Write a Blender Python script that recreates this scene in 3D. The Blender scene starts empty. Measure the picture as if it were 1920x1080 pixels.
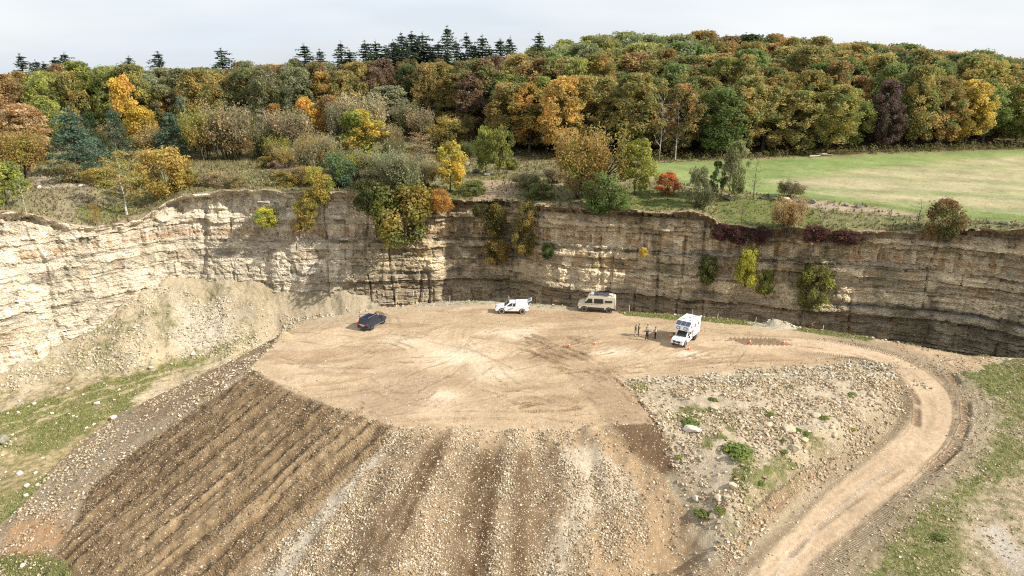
import bpy, bmesh, math, random
import numpy as np
from mathutils import Vector, Matrix

# ------------------------------------------------------------------ camera, sky, sun, exposure
SC = bpy.context.scene
COL = SC.collection
CAM_H, PITCH, FPX = 34.0, math.radians(18.0), 1280.0
cam_data = bpy.data.cameras.new('drone_camera')
cam_data.sensor_width = 36.0
cam_data.lens = 24.0
cam_data.clip_start = 0.5
cam_data.clip_end = 6000.0
cam = bpy.data.objects.new('drone_camera', cam_data)
cam.location = (0, 0, CAM_H)
cam.rotation_euler = (math.radians(90) - PITCH, 0, 0)
COL.objects.link(cam)
SC.camera = cam

SUN_EL, SUN_AZ = math.radians(36.0), math.radians(-19.0)   # azimuth measured from +X towards +Y
world = bpy.data.worlds.new("World")
SC.world = world
world.use_nodes = True
wt = world.node_tree
wt.nodes.clear()
w_out = wt.nodes.new('ShaderNodeOutputWorld')
w_bg = wt.nodes.new('ShaderNodeBackground')
w_sky = wt.nodes.new('ShaderNodeTexSky')
w_sky.sky_type = 'NISHITA'
w_sky.sun_disc = False
w_sky.sun_elevation = SUN_EL
w_sky.sun_rotation = math.radians(90) - SUN_AZ
w_sky.air_density = 1.0
w_sky.dust_density = 1.6
w_sky.ozone_density = 1.0
# thin high cloud veil over the blue
w_tc = wt.nodes.new('ShaderNodeTexCoord')
w_map = wt.nodes.new('ShaderNodeMapping')
w_map.inputs['Scale'].default_value = (1.0, 1.0, 7.0)
w_noise = wt.nodes.new('ShaderNodeTexNoise')
w_noise.inputs['Scale'].default_value = 2.2
w_noise.inputs['Detail'].default_value = 7.0
w_noise.inputs['Roughness'].default_value = 0.55
w_ramp = wt.nodes.new('ShaderNodeMapRange')
w_ramp.inputs['From Min'].default_value = 0.40
w_ramp.inputs['From Max'].default_value = 0.60
w_ramp.inputs['To Min'].default_value = 0.80
w_ramp.inputs['To Max'].default_value = 0.97
w_mix = wt.nodes.new('ShaderNodeMix')
w_mix.data_type = 'RGBA'
w_n2 = wt.nodes.new('ShaderNodeTexNoise')
w_n2.inputs['Scale'].default_value = 1.1
w_n2.inputs['Detail'].default_value = 5.0
w_m2 = wt.nodes.new('ShaderNodeMapping')
w_m2.inputs['Scale'].default_value = (1.0, 1.4, 6.0)
w_m2.inputs['Location'].default_value = (0.3, 0.7, 0.2)
w_r2 = wt.nodes.new('ShaderNodeMapRange')
w_r2.inputs['From Min'].default_value = 0.38
w_r2.inputs['From Max'].default_value = 0.62
w_c2 = wt.nodes.new('ShaderNodeMix')
w_c2.data_type = 'RGBA'
w_c2.inputs['A'].default_value = (4.75, 5.15, 5.7, 1.0)
w_c2.inputs['B'].default_value = (6.1, 6.2, 6.3, 1.0)
wt.links.new(w_tc.outputs['Generated'], w_m2.inputs['Vector'])
wt.links.new(w_m2.outputs['Vector'], w_n2.inputs['Vector'])
wt.links.new(w_n2.outputs['Fac'], w_r2.inputs['Value'])
wt.links.new(w_r2.outputs['Result'], w_c2.inputs['Factor'])
wt.links.new(w_c2.outputs['Result'], w_mix.inputs['B'])
wt.links.new(w_tc.outputs['Generated'], w_map.inputs['Vector'])
wt.links.new(w_map.outputs['Vector'], w_noise.inputs['Vector'])
wt.links.new(w_noise.outputs['Fac'], w_ramp.inputs['Value'])
wt.links.new(w_ramp.outputs['Result'], w_mix.inputs['Factor'])
wt.links.new(w_sky.outputs['Color'], w_mix.inputs['A'])
wt.links.new(w_mix.outputs['Result'], w_bg.inputs['Color'])
w_bg.inputs['Strength'].default_value = 0.10
wt.links.new(w_bg.outputs['Background'], w_out.inputs['Surface'])

sun_data = bpy.data.lights.new('sun', 'SUN')
sun_data.energy = 4.2
sun_data.angle = math.radians(0.6)
sun_data.color = (1.0, 0.93, 0.82)
sun = bpy.data.objects.new('sun', sun_data)
_sd = Vector((math.cos(SUN_EL) * math.cos(SUN_AZ), math.cos(SUN_EL) * math.sin(SUN_AZ), math.sin(SUN_EL)))
sun.rotation_euler = _sd.to_track_quat('Z', 'Y').to_euler()
sun.location = (150, 10, 120)
COL.objects.link(sun)

SC.view_settings.view_transform = 'Standard'
SC.view_settings.look = 'None'
SC.view_settings.gamma = 1.0
SC.view_settings.exposure = 0.72
SC.cycles.use_denoising = False
SC.cycles.use_adaptive_sampling = False
SC.cycles.filter_width = 1.15
SC.cycles.max_bounces = 6
SC.cycles.diffuse_bounces = 3
SC.cycles.transparent_max_bounces = 6

# ------------------------------------------------------------------ helpers
RNG = np.random.default_rng(11)
random.seed(5)
CP, SP = math.cos(PITCH), math.sin(PITCH)


def ray(px, py):
    """direction of the sight line through a point of the photograph (survey bearings)"""
    u = (np.asarray(px, float) - 960.0) / FPX
    v = (540.0 - np.asarray(py, float)) / FPX
    return u, CP + v * SP, -SP + v * CP


def at_z(px, py, z=0.0):
    dx, dy, dz = ray(px, py)
    t = (z - CAM_H) / dz
    return np.stack([dx * t, dy * t], -1)


_T = np.random.default_rng(3).random((64, 256, 256)).astype(np.float32)


def vn(x, y, scale, seed=0):
    """smooth value noise, -1..1; scale = feature size in metres"""
    x = np.asarray(x, float) / scale + 37.7 * seed + 1000.0
    y = np.asarray(y, float) / scale + 91.3 * seed + 1000.0
    xi = np.floor(x).astype(int); yi = np.floor(y).astype(int)
    fx = x - xi; fy = y - yi
    fx = fx * fx * (3 - 2 * fx); fy = fy * fy * (3 - 2 * fy)
    t = _T[seed % 64]
    a = t[xi & 255, yi & 255]; b = t[(xi + 1) & 255, yi & 255]
    c = t[xi & 255, (yi + 1) & 255]; d = t[(xi + 1) & 255, (yi + 1) & 255]
    return ((a * (1 - fx) + b * fx) * (1 - fy) + (c * (1 - fx) + d * fx) * fy) * 2 - 1


def fbm(x, y, scale, octaves=4, seed=0, gain=0.5):
    s = 0.0; amp = 1.0; tot = 0.0
    for o in range(octaves):
        s = s + amp * vn(x, y, scale, seed + o)
        tot += amp; amp *= gain; scale *= 0.5
    return s / tot


def sstep(a, b, x):
    t = np.clip((np.asarray(x, float) - a) / (b - a), 0, 1)
    return t * t * (3 - 2 * t)


def seg_dist(x, y, pts, closed=False):
    """distance to a polyline, and the arc length of the closest point"""
    pts = np.asarray(pts, float)
    n = len(pts)
    best = np.full(np.shape(x), 1e9); arc = np.zeros(np.shape(x)); side = np.zeros(np.shape(x)); run = 0.0
    for i in range(n if closed else n - 1):
        a = pts[i]; b = pts[(i + 1) % n]
        d = b - a; L = math.hypot(*d) + 1e-9
        s = np.clip(((x - a[0]) * d[0] + (y - a[1]) * d[1]) / (L * L), 0, 1)
        qx = x - a[0] - s * d[0]; qy = y - a[1] - s * d[1]
        dist = np.hypot(qx, qy)
        m = dist < best
        best = np.where(m, dist, best)
        arc = np.where(m, run + s * L, arc)
        side = np.where(m, np.sign(d[0] * qy - d[1] * qx), side)
        run += L
    return best, arc, side


def sd_poly(x, y, poly):
    """signed distance to a polygon, negative inside"""
    poly = np.asarray(poly, float)
    d, _, _ = seg_dist(x, y, poly, True)
    ins = np.zeros(np.shape(x), bool)
    n = len(poly); j = n - 1
    for i in range(n):
        xi, yi = poly[i]; xj, yj = poly[j]
        if yi != yj:
            c = ((yi > y) != (yj > y)) & (x < (xj - xi) * (y - yi) / (yj - yi) + xi)
            ins ^= c
        j = i
    return np.where(ins, -d, d)


def tag(o, label=None, cat=None, group=None, kind=None):
    if label: o['label'] = label
    if cat: o['category'] = cat
    if group: o['group'] = group
    if kind: o['kind'] = kind
    return o


def empty(name, loc=(0, 0, 0), rz=0.0):
    o = bpy.data.objects.new(name, None)
    o.empty_display_size = 0.3
    o.location = loc; o.rotation_euler = (0, 0, rz)
    COL.objects.link(o)
    return o


def link(name, me, parent=None, loc=(0, 0, 0)):
    o = bpy.data.objects.new(name, me)
    o.location = loc
    if parent is not None:
        o.parent = parent
    COL.objects.link(o)
    return o


def mesh_np(name, verts, faces, mat=None, smooth=False, attrs=None, normals=None):
    """faces: (n,3) or (n,4) int array"""
    me = bpy.data.meshes.new(name)
    verts = np.asarray(verts, np.float32); faces = np.asarray(faces, np.int32)
    nf, k = faces.shape
    me.vertices.add(len(verts)); me.vertices.foreach_set('co', verts.ravel())
    me.loops.add(nf * k); me.loops.foreach_set('vertex_index', faces.ravel())
    me.polygons.add(nf)
    me.polygons.foreach_set('loop_start', np.arange(0, nf * k, k, dtype=np.int32))
    me.polygons.foreach_set('use_smooth', np.full(nf, smooth, dtype=bool))
    for an, (typ, dom, data) in (attrs or {}).items():
        at = me.attributes.new(an, typ, dom)
        data = np.asarray(data, np.float32)
        at.data.foreach_set('color' if typ == 'FLOAT_COLOR' else ('vector' if typ == 'FLOAT_VECTOR' else 'value'), data.ravel())
    me.update(calc_edges=True)
    if mat is not None:
        me.materials.append(mat)
    if normals is not None:
        me.normals_split_custom_set_from_vertices(np.asarray(normals, np.float32).tolist())
    return me


def rgba(c):
    c = np.asarray(c, np.float32)
    return np.concatenate([c, np.ones(c.shape[:-1] + (1,), np.float32)], -1)
# ------------------------------------------------------------------ materials
class NT:
    def __init__(self, name):
        self.m = bpy.data.materials.new(name); self.m.use_nodes = True
        self.t = self.m.node_tree; self.t.nodes.clear()
        self.out = self.t.nodes.new('ShaderNodeOutputMaterial')

    def n(self, typ, ins=None, **props):
        nd = self.t.nodes.new(typ)
        for k, v in props.items():
            setattr(nd, k, v)
        for k, v in (ins or {}).items():
            self.set(nd.inputs[k], v)
        return nd

    def set(self, sock, v):
        if isinstance(v, bpy.types.NodeSocket):
            self.t.links.new(v, sock)
        else:
            if isinstance(v, tuple) and len(v) == 3 and sock.type == 'RGBA':
                v = v + (1.0,)
            sock.default_value = v

    def math(self, op, a, b=0.0, c=None, clamp=False):
        nd = self.n('ShaderNodeMath', operation=op, use_clamp=clamp)
        self.set(nd.inputs[0], a); self.set(nd.inputs[1], b)
        if c is not None: self.set(nd.inputs[2], c)
        return nd.outputs[0]

    def mix(self, f, a, b, mode='MIX'):
        nd = self.n('ShaderNodeMix', data_type='RGBA', blend_type=mode)
        self.set(nd.inputs[0], f); self.set(nd.inputs[6], a); self.set(nd.inputs[7], b)
        return nd.outputs[2]

    def rng(self, v, a, b, c, d, smooth=False):
        nd = self.n('ShaderNodeMapRange')
        if smooth: nd.interpolation_type = 'SMOOTHSTEP'
        self.set(nd.inputs[0], v)
        for i, q in enumerate((a, b, c, d)): self.set(nd.inputs[i + 1], q)
        return nd.outputs[0]

    def noise(self, vec, scale, detail=4.0, rough=0.55):
        nd = self.n('ShaderNodeTexNoise', {'Scale': scale, 'Detail': detail, 'Roughness': rough})
        if vec is not None: self.set(nd.inputs['Vector'], vec)
        return nd.outputs['Fac']

    def attr(self, name, typ='GEOMETRY'):
        return self.n('ShaderNodeAttribute', attribute_name=name, attribute_type=typ)

    def bsdf(self, color, rough=0.9, normal=None, **kw):
        ins = {'Base Color': color, 'Roughness': rough}
        ins.update(kw)
        b = self.n('ShaderNodeBsdfPrincipled', ins)
        if normal is not None: self.set(b.inputs['Normal'], normal)
        self.set(self.out.inputs['Surface'], b.outputs[0])
        return b

    def bump(self, h, dist=0.1, strength=1.0, normal=None):
        b = self.n('ShaderNodeBump', {'Height': h, 'Distance': dist, 'Strength': strength})
        if normal is not None: self.set(b.inputs['Normal'], normal)
        return b.outputs[0]


def plain(name, color, rough=0.6, metal=0.0, coat=0.0, vary=0.12, scale=6.0, spec=0.5):
    g = NT(name)
    pos = g.n('ShaderNodeTexCoord').outputs['Object']
    nz = g.noise(pos, scale, 5.0)
    c = g.mix(1.0, color, g.n('ShaderNodeCombineColor', {0: g.rng(nz, 0.3, 0.7, 1 - vary, 1 + vary), 1: g.rng(nz, 0.3, 0.7, 1 - vary, 1 + vary), 2: g.rng(nz, 0.3, 0.7, 1 - vary, 1 + vary)}).outputs[0], 'MULTIPLY')
    g.bsdf(c, rough, **{'Metallic': metal, 'Coat Weight': coat, 'Specular IOR Level': spec})
    return g.m


def ground_material(name='bare_earth'):
    g = NT(name)
    pos = g.n('ShaderNodeNewGeometry').outputs['Position']
    col = g.attr('col').outputs['Color']
    wts = g.n('ShaderNodeSeparateColor', {0: g.attr('wts').outputs['Color']})
    grav, grass, lug = wts.outputs[0], wts.outputs[1], wts.outputs[2]
    # broad and fine tone of the soil itself
    big = g.noise(pos, 0.16, 6.0, 0.62)
    fine = g.noise(pos, 2.3, 6.0, 0.7)
    f1 = g.rng(big, 0.3, 0.7, 0.80, 1.18)
    f2 = g.rng(fine, 0.25, 0.75, 0.74, 1.24)
    f = g.math('MULTIPLY', f1, f2)
    cc = g.n('ShaderNodeCombineColor', {0: f, 1: g.math('POWER', f, 1.05), 2: g.math('POWER', f, 1.14)}).outputs[0]
    c = g.mix(1.0, col, cc, 'MULTIPLY')
    # stones pressed into the soil: two sizes
    hts = []
    for sc, lim, k, seed in ((11.0, 0.42, 1.0, 9.0), (6.5, 0.42, 0.9, 0.0), (3.1, 0.34, 0.45, 5.0)):
        vp = g.n('ShaderNodeMapping', {'Vector': pos, 'Location': (seed, seed * 2, 0)}).outputs[0]
        vv = g.n('ShaderNodeTexVoronoi', {'Vector': vp, 'Scale': sc, 'Randomness': 1.0})
        rnd = g.n('ShaderNodeSeparateColor', {0: vv.outputs['Color']})
        sel = g.math('LESS_THAN', rnd.outputs[0], g.math('MULTIPLY', grav, k))
        size = g.rng(rnd.outputs[1], 0, 1, 0.14, lim)
        edge = g.rng(vv.outputs['Distance'], size, g.math('ADD', size, 0.05), 1.0, 0.0)
        m = g.math('MULTIPLY', sel, edge)
        sc1 = g.mix(rnd.outputs[2], (0.66, 0.57, 0.43), (0.37, 0.295, 0.20))
        c = g.mix(m, c, sc1)
        hts.append(g.math('MULTIPLY', m, 0.5 if sc > 5 else 0.9))
    # green growth
    gn = g.noise(pos, 1.1, 7.0, 0.72)
    gm = g.rng(g.math('ADD', gn, g.math('MULTIPLY', grass, 0.75)), 0.74, 0.92, 0.0, 1.0)
    gm = g.math('MULTIPLY', gm, g.rng(grass, 0.0, 0.08, 0, 1))
    gc1 = g.mix(g.rng(g.noise(pos, 0.5, 4.0), 0.35, 0.65, 0, 1), (0.16, 0.185, 0.055), (0.27, 0.245, 0.105))
    gc = g.mix(g.rng(g.noise(pos, 4.0, 3.0), 0.35, 0.65, 0, 1), gc1, (0.12, 0.14, 0.045))
    c = g.mix(gm, c, gc)
    # cleat prints of the tracked machines, across the direction of travel
    lv = g.attr('lugdir').outputs['Vector']
    wv = g.n('ShaderNodeTexWave', {'Vector': lv, 'Scale': 0.9, 'Distortion': 3.5, 'Detail': 3.0}, wave_type='BANDS', bands_direction='X')
    lh = g.math('MULTIPLY', wv.outputs['Fac'], lug)
    h = g.math('ADD', g.math('MULTIPLY', fine, 0.55), g.math('MULTIPLY', g.noise(pos, 9.0, 3.0, 0.6), 0.25))
    for q in hts: h = g.math('ADD', h, q)
    h = g.math('ADD', h, g.math('MULTIPLY', lh, 0.5))
    h = g.math('ADD', h, g.math('MULTIPLY', gm, g.math('MULTIPLY', g.noise(pos, 6.0, 3.0, 0.7), 1.4)))
    nrm = g.bump(h, 0.16, 0.85)
    g.bsdf(c, 0.95, nrm, **{'Specular IOR Level': 0.15})
    return g.m


def rock_material():
    g = NT('limestone')
    pos = g.n('ShaderNodeNewGeometry').outputs['Position']
    col = g.attr('col').outputs['Color']
    sq = g.n('ShaderNodeMapping', {'Vector': pos, 'Scale': (1, 1, 2.6)}).outputs[0]
    n1 = g.noise(sq, 0.9, 8.0, 0.66)
    n2 = g.noise(sq, 4.5, 5.0, 0.66)
    f = g.math('MULTIPLY', g.rng(n1, 0.3, 0.7, 0.74, 1.22), g.rng(n2, 0.28, 0.72, 0.78, 1.2))
    cc = g.n('ShaderNodeCombineColor', {0: f, 1: g.math('POWER', f, 1.06), 2: g.math('POWER', f, 1.16)}).outputs[0]
    c = g.mix(1.0, col, cc, 'MULTIPLY')
    h = g.math('ADD', g.math('MULTIPLY', n1, 1.0), g.math('MULTIPLY', n2, 0.5))
    vo = g.n('ShaderNodeTexVoronoi', {'Vector': sq, 'Scale': 1.9}, feature='DISTANCE_TO_EDGE').outputs['Distance']
    h = g.math('ADD', h, g.rng(vo, 0.0, 0.09, -0.5, 0.0))
    g.bsdf(c, 0.95, g.bump(h, 0.22, 0.9), **{'Specular IOR Level': 0.12})
    return g.m


def stone_material():
    g = NT('loose_limestone')
    pos = g.n('ShaderNodeNewGeometry').outputs['Position']
    col = g.attr('col').outputs['Color']
    n1 = g.noise(pos, 5.0, 5.0, 0.65)
    f = g.rng(n1, 0.3, 0.7, 0.78, 1.15)
    c = g.mix(1.0, col, g.n('ShaderNodeCombineColor', {0: f, 1: f, 2: g.math('POWER', f, 1.15)}).outputs[0], 'MULTIPLY')
    g.bsdf(c, 0.92, g.bump(n1, 0.05, 0.6), **{'Specular IOR Level': 0.15})
    return g.m


def leaf_material():
    """colour comes from the crown's own two leaf tones (custom properties); patches and single leaves vary"""
    g = NT('leaves')
    ob = g.n('ShaderNodeTexCoord').outputs['Object']
    a = g.attr('leaf_a', 'OBJECT').outputs['Color']
    b = g.attr('leaf_b', 'OBJECT').outputs['Color']
    r = g.n('ShaderNodeObjectInfo').outputs['Random']
    off = g.n('ShaderNodeCombineXYZ', {0: g.math('MULTIPLY', r, 50.0), 1: g.math('MULTIPLY', r, 31.0), 2: 0.0}).outputs[0]
    p = g.n('ShaderNodeVectorMath', {0: ob, 1: off}, operation='ADD').outputs[0]
    patch = g.rng(g.noise(p, 0.33, 3.0, 0.6), 0.40, 0.62, 0, 1)
    c = g.mix(patch, a, b)
    var = g.attr('var').outputs['Fac']
    f = g.rng(var, 0, 1, 0.55, 1.45)
    c = g.mix(1.0, c, g.n('ShaderNodeCombineColor', {0: f, 1: f, 2: f}).outputs[0], 'MULTIPLY')
    d = g.n('ShaderNodeBsdfDiffuse', {'Color': c})
    t = g.n('ShaderNodeBsdfTranslucent', {'Color': c})
    mx = g.n('ShaderNodeMixShader', {0: 0.48, 1: d.outputs[0], 2: t.outputs[0]})
    g.set(g.out.inputs['Surface'], mx.outputs[0])
    return g.m


def bark_material():
    g = NT('bark')
    ob = g.n('ShaderNodeTexCoord').outputs['Object']
    a = g.attr('bark_a', 'OBJECT').outputs['Color']
    n = g.noise(ob, 2.5, 5.0, 0.65)
    f = g.rng(n, 0.3, 0.7, 0.65, 1.25)
    c = g.mix(1.0, a, g.n('ShaderNodeCombineColor', {0: f, 1: f, 2: f}).outputs[0], 'MULTIPLY')
    g.bsdf(c, 0.95, g.bump(n, 0.05, 0.7), **{'Specular IOR Level': 0.1})
    return g.m


def vcol_material(name, rough=0.9):
    g = NT(name)
    pos = g.n('ShaderNodeNewGeometry').outputs['Position']
    col = g.attr('col').outputs['Color']
    f = g.rng(g.noise(pos, 3.0, 4.0), 0.3, 0.7, 0.8, 1.2)
    c = g.mix(1.0, col, g.n('ShaderNodeCombineColor', {0: f, 1: f, 2: f}).outputs[0], 'MULTIPLY')
    d = g.n('ShaderNodeBsdfDiffuse', {'Color': c})
    t = g.n('ShaderNodeBsdfTranslucent', {'Color': c})
    mx = g.n('ShaderNodeMixShader', {0: 0.3, 1: d.outputs[0], 2: t.outputs[0]})
    g.set(g.out.inputs['Surface'], mx.outputs[0])
    return g.m


M_GROUND = ground_material()
M_ROCK = rock_material()
M_STONE = stone_material()
M_LEAF = leaf_material()
M_BARK = bark_material()
M_GRASS = vcol_material('grass_blades')
# ------------------------------------------------------------------ survey of the quarry (plan metres, z up, yard at z = 0)
FLOOR_Z = -12.0
WALL = np.array([(-104, -20), (-104, 8), (-103, 40), (-95, 70), (-86, 84), (-75, 96), (-68.4, 103.1), (-62, 110.5), (-57, 114.5),
                 (-48, 115.3), (-36.5, 114.5), (-28, 113.5), (-22, 114.5), (-14, 114.8), (-5, 115.5), (0.5, 115), (4, 112),
                 (12, 109.3), (20, 107.2), (36, 102.5), (49, 98.8), (61, 96.2), (70, 91.3), (79, 82), (87, 66), (93, 42), (96, 8), (97, -20)], float)
RIM_PX = [-400, 0, 60, 119, 198, 257, 297, 343, 420, 500, 560, 620, 700, 800, 880, 960, 1050, 1193, 1300, 1350, 1450, 1571, 1731, 1900, 2300]
RIM_PY = [396, 396, 403, 417, 423, 408, 389, 366, 359, 356, 360, 362, 366, 372, 374, 376, 386, 394, 398, 420, 428, 430, 434, 428, 428]
# talus heaped against the wall: top height by photo column
TAL_PX = [-400, 0, 110, 200, 260, 330, 400, 470, 540, 600, 660, 710, 760, 830, 900, 960, 1010, 1080, 1500, 2300]
TAL_Z = [-8.5, -8.0, -6.5, -3.5, -2.0, -0.8, -1.4, -2.2, -2.6, -3.4, -5.0, -6.0, -7.5, -8.0, -4.6, -4.4, -8.5, -10.5, -11.5, -11.5]


def wall_resample(step):
    d = np.hypot(*np.diff(WALL, axis=0).T)
    s = np.concatenate([[0], np.cumsum(d)])
    q = np.arange(0, s[-1], step)
    x = np.interp(q, s, WALL[:, 0]); y = np.interp(q, s, WALL[:, 1])
    k = max(3, int(7.0 / step)) | 1
    w = np.hanning(k + 2)[1:-1]; w /= w.sum()
    xs = np.convolve(np.pad(x, k // 2, mode='edge'), w, 'valid'); ys = np.convolve(np.pad(y, k // 2, mode='edge'), w, 'valid')
    return q, xs, ys


WS, WX, WY = wall_resample(0.5)


def column_px(x, y, z=12.0):
    depth = y * CP - (z - CAM_H) * SP
    depth = np.maximum(depth, 4.0)
    return np.clip(960 + FPX * x / depth, -400, 2300)


_wpx = column_px(WX, WY)
_rpy = np.interp(_wpx, RIM_PX, RIM_PY)
_dx, _dy, _dz = ray(_wpx, _rpy)
_rz = CAM_H + _dz / _dy * WY
RIM_Z = np.where(WY > 60, _rz, np.nan)
_ok = ~np.isnan(RIM_Z)
RIM_Z = np.interp(np.arange(len(RIM_Z)), np.where(_ok)[0], RIM_Z[_ok])
RIM_Z = np.clip(RIM_Z, 8.0, 15.0)
TAL_TOP = np.interp(_wpx, TAL_PX, TAL_Z)
_k = np.hanning(25); _k /= _k.sum()
TAL_TOP = np.convolve(np.pad(TAL_TOP, 12, mode='edge'), _k, 'valid') + 0.8 * vn(WS, WS * 0, 5, 4) + 0.5 * vn(WS, WS * 0, 1.8, 5)
STEEP = np.interp(_wpx, [430, 520, 720, 800], [0, 1, 1, 0])
WT = np.arctan2(WX, WY + 25.0)          # star-shaped about (0,-25): angle -> wall
WR = np.hypot(WX, WY + 25.0)


def wall_at(x, y):
    th = np.arctan2(x, np.asarray(y) + 25.0)
    r = np.hypot(x, np.asarray(y) + 25.0)
    return th, r - np.interp(th, WT, WR)          # distance behind (+) / in front (-) of the wall line


# yard outline, from sight lines onto z = 0
YARD = at_z(*np.array([(560, 603), (640, 590), (720, 577), (800, 568), (880, 563), (960, 567), (1040, 572), (1160, 584), (1300, 592),
                       (1450, 607), (1560, 622), (1640, 634), (1780, 660), (1860, 676), (1830, 700), (1740, 690), (1640, 678),
                       (1400, 692), (1290, 705), (1165, 712), (1232, 792), (1142, 796), (1060, 806), (760, 803), (740, 800), (640, 768), (535, 728),
                       (470, 690), (520, 640)]).T)
ROAD_PX = [(1330, 640, 0), (1470, 642, 0), (1590, 652, 0), (1675, 673, 0), (1732, 706, -0.3), (1760, 752, -1.0), (1752, 800, -1.8),
           (1712, 852, -2.6), (1640, 905, -3.3), (1560, 972, -4.0), (1500, 1030, -4.5), (1448, 1085, -4.9), (1395, 1150, -5.3)]
ROAD = np.array([np.append(at_z(p, q, z), z) for p, q, z in ROAD_PX])
# smooth the road line
_t = np.linspace(0, len(ROAD) - 1, 90)
_r = np.stack([np.interp(_t, np.arange(len(ROAD)), ROAD[:, k]) for k in range(3)], 1)
for _ in range(30):
    _r[1:-1] = 0.25 * _r[:-2] + 0.5 * _r[1:-1] + 0.25 * _r[2:]
ROAD = _r
_rd = np.hypot(*np.diff(ROAD[:, :2], axis=0).T)
ROAD_S = np.concatenate([[0], np.cumsum(_rd)])
# everything outside (right of) the road: rough bank land at about road level
BANK = np.concatenate([ROAD[18:, :2], np.array([(14, 20), (120, 20), (120, 72), (64, 76.5)])])


def bank_z(x, y):
    return -0.155 * np.maximum(0, 71 - y) * sstep(8, 22, x) + 0.6 * fbm(x, y, 14, 3, 7) * sstep(30, 50, x)


def H_low(x, y):
    x = np.asarray(x, float); y = np.asarray(y, float)
    dy = np.maximum(sd_poly(x, y, YARD), 0)
    drd, arc, _ = seg_dist(x, y, ROAD[:, :2])
    rz = np.interp(arc, ROAD_S, ROAD[:, 2])
    db = np.maximum(sd_poly(x, y, BANK), 0)
    bz = bank_z(x, y)
    rw = sstep(6.0, 2.4, drd)
    slope = 0.49 + 0.45 * sstep(84, 92, y + 0.25 * x * (x > 0)) + 0.08 * sstep(-12, -4, x) * (y < 70)
    cone = -slope * dy
    # rounded lip where material has been pushed over
    cone_b = np.where(db > 0, bz - 0.75 * db, bz)
    lip = sstep(-14, -8, x) * (y < 72) * 2.2
    cone = np.where(lip > 0, -slope * (np.sqrt(dy * dy + lip * lip) - lip), cone)
    flo = FLOOR_Z - 4.0 * sstep(68, 54, y) * sstep(-20, -36, x)
    h = np.maximum(np.maximum(cone, flo), cone_b)
    # stony face between yard and lower road: even grade from one to the other
    wsum = 1 / (dy + 0.6) + 1 / (db + 0.6)
    idw = (0.0 / (dy + 0.6) + bz / (db + 0.6)) / wsum + 0.9 * sstep(0, 6, dy) * sstep(0, 6, db) * (0.6 + 0.8 * fbm(x, y, 8, 3, 6))
    right = sd_poly(x, y, STONY)
    h = np.where((dy > 0) & (db > 0), h * (1 - sstep(3.0, -5.0, right)) + np.maximum(idw, h) * sstep(3.0, -5.0, right), h)
    h = h * (1 - rw) + rz * rw
    # talus against the quarry wall
    th, back = wall_at(x, y)
    tt = np.interp(th, WT, TAL_TOP)
    tal = tt - (0.8 + 0.65 * np.interp(th, WT, STEEP)) * np.maximum(-back, 0) + 1.0 * fbm(x, y, 7, 4, 3)
    fl = (h < flo + 0.3)
    h = np.maximum(h, np.where(y > 45, tal, -99))
    # gentle floor swell
    h = h + np.where(h < flo + 0.01, 0.3 * fbm(x, y, 9, 3, 5), 0)
    return h


STONY = at_z(*np.array([(1165, 712), (1290, 705), (1400, 692), (1640, 678), (1740, 690), (1800, 760), (1760, 830), (1660, 900)]).T)
STONY = np.concatenate([STONY, [at_z(1500, 1010, -4), at_z(1380, 1100, -5), at_z(1330, 1090, -6), at_z(1312, 985, -5), at_z(1232, 792, 0)]])

HILL_X = [-260, -120, -60, -5, 17, 35, 63, 100, 137, 174, 230]
HILL_H = [4.0, 4.0, 5.0, 5.0, 6.5, 8.0, 8.5, 7.5, 5.5, 3.0, 2.0]


def H_land(x, y):
    x = np.asarray(x, float); y = np.asarray(y, float)
    th, back = wall_at(x, y)
    rz = np.interp(th, WT, RIM_Z)
    base = 13.6 + 0.2 * sstep(110, 170, y) + np.interp(x, HILL_X, HILL_H) * sstep(148, 225, y)
    base = base + 0.45 * fbm(x, y, 22, 4, 9) * sstep(40, 20, x) + 0.12 * fbm(x, y, 3, 3, 21)
    blend = 12 + 12 * sstep(-45, -65, x)
    k = sstep(0, 1, np.maximum(back, 0) / blend)
    return rz + (base - rz) * k


def H_all(x, y):
    th, back = wall_at(x, y)
    return np.where(back > 0, H_land(x, y), H_low(x, y))


def hit(px, py, tmax=330.0):
    """where a sight line of the survey meets the ground"""
    dx, dy, dz = ray(px, py)
    t = np.arange(36.0, tmax, 0.3)
    g = CAM_H + dz * t - H_all(dx * t, dy * t)
    idx = np.where(g < 0)[0]
    i = idx[0] if len(idx) else len(t) - 1
    if i > 0 and len(idx):
        a = g[i - 1] / (g[i - 1] - g[i]); tt = t[i - 1] + a * 0.3
    else:
        tt = t[i]
    x, y = dx * tt, dy * tt
    return np.array([x, y, CAM_H + dz * tt])


def hits(pts):
    return np.array([hit(a, b)[:2] for a, b in pts])


def m_per_px(p):
    """metres of height per photo pixel for something upright standing at p"""
    depth = p[1] * CP + (CAM_H - p[2]) * SP
    return depth / FPX / CP
# ------------------------------------------------------------------ lower ground: yard, spoil slopes, road, banks, floor and talus
def axis(core0, core1, step, lo, hi):
    core = np.arange(core0, core1, step)
    a = core0 - np.geomspace(step, core0 - lo, 26)[::-1]
    b = core[-1] + np.geomspace(step, hi - core[-1], 26)
    return np.concatenate([a, core, b])


GX = axis(-84, 74, 0.175, -112, 106)
GY = axis(37, 114, 0.175, -60, 122)
X, Y = np.meshgrid(GX, GY, indexing='ij')
Z = H_low(X, Y)
col = np.empty(X.shape + (3,)); grav = np.zeros(X.shape); grass = np.zeros(X.shape); lug = np.zeros(X.shape)
lugd = np.zeros(X.shape + (3,))
wob = 0.55 * fbm(X, Y, 2.2, 4, 11) + 0.25 * fbm(X, Y, 0.7, 2, 12)      # ragged zone borders


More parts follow.
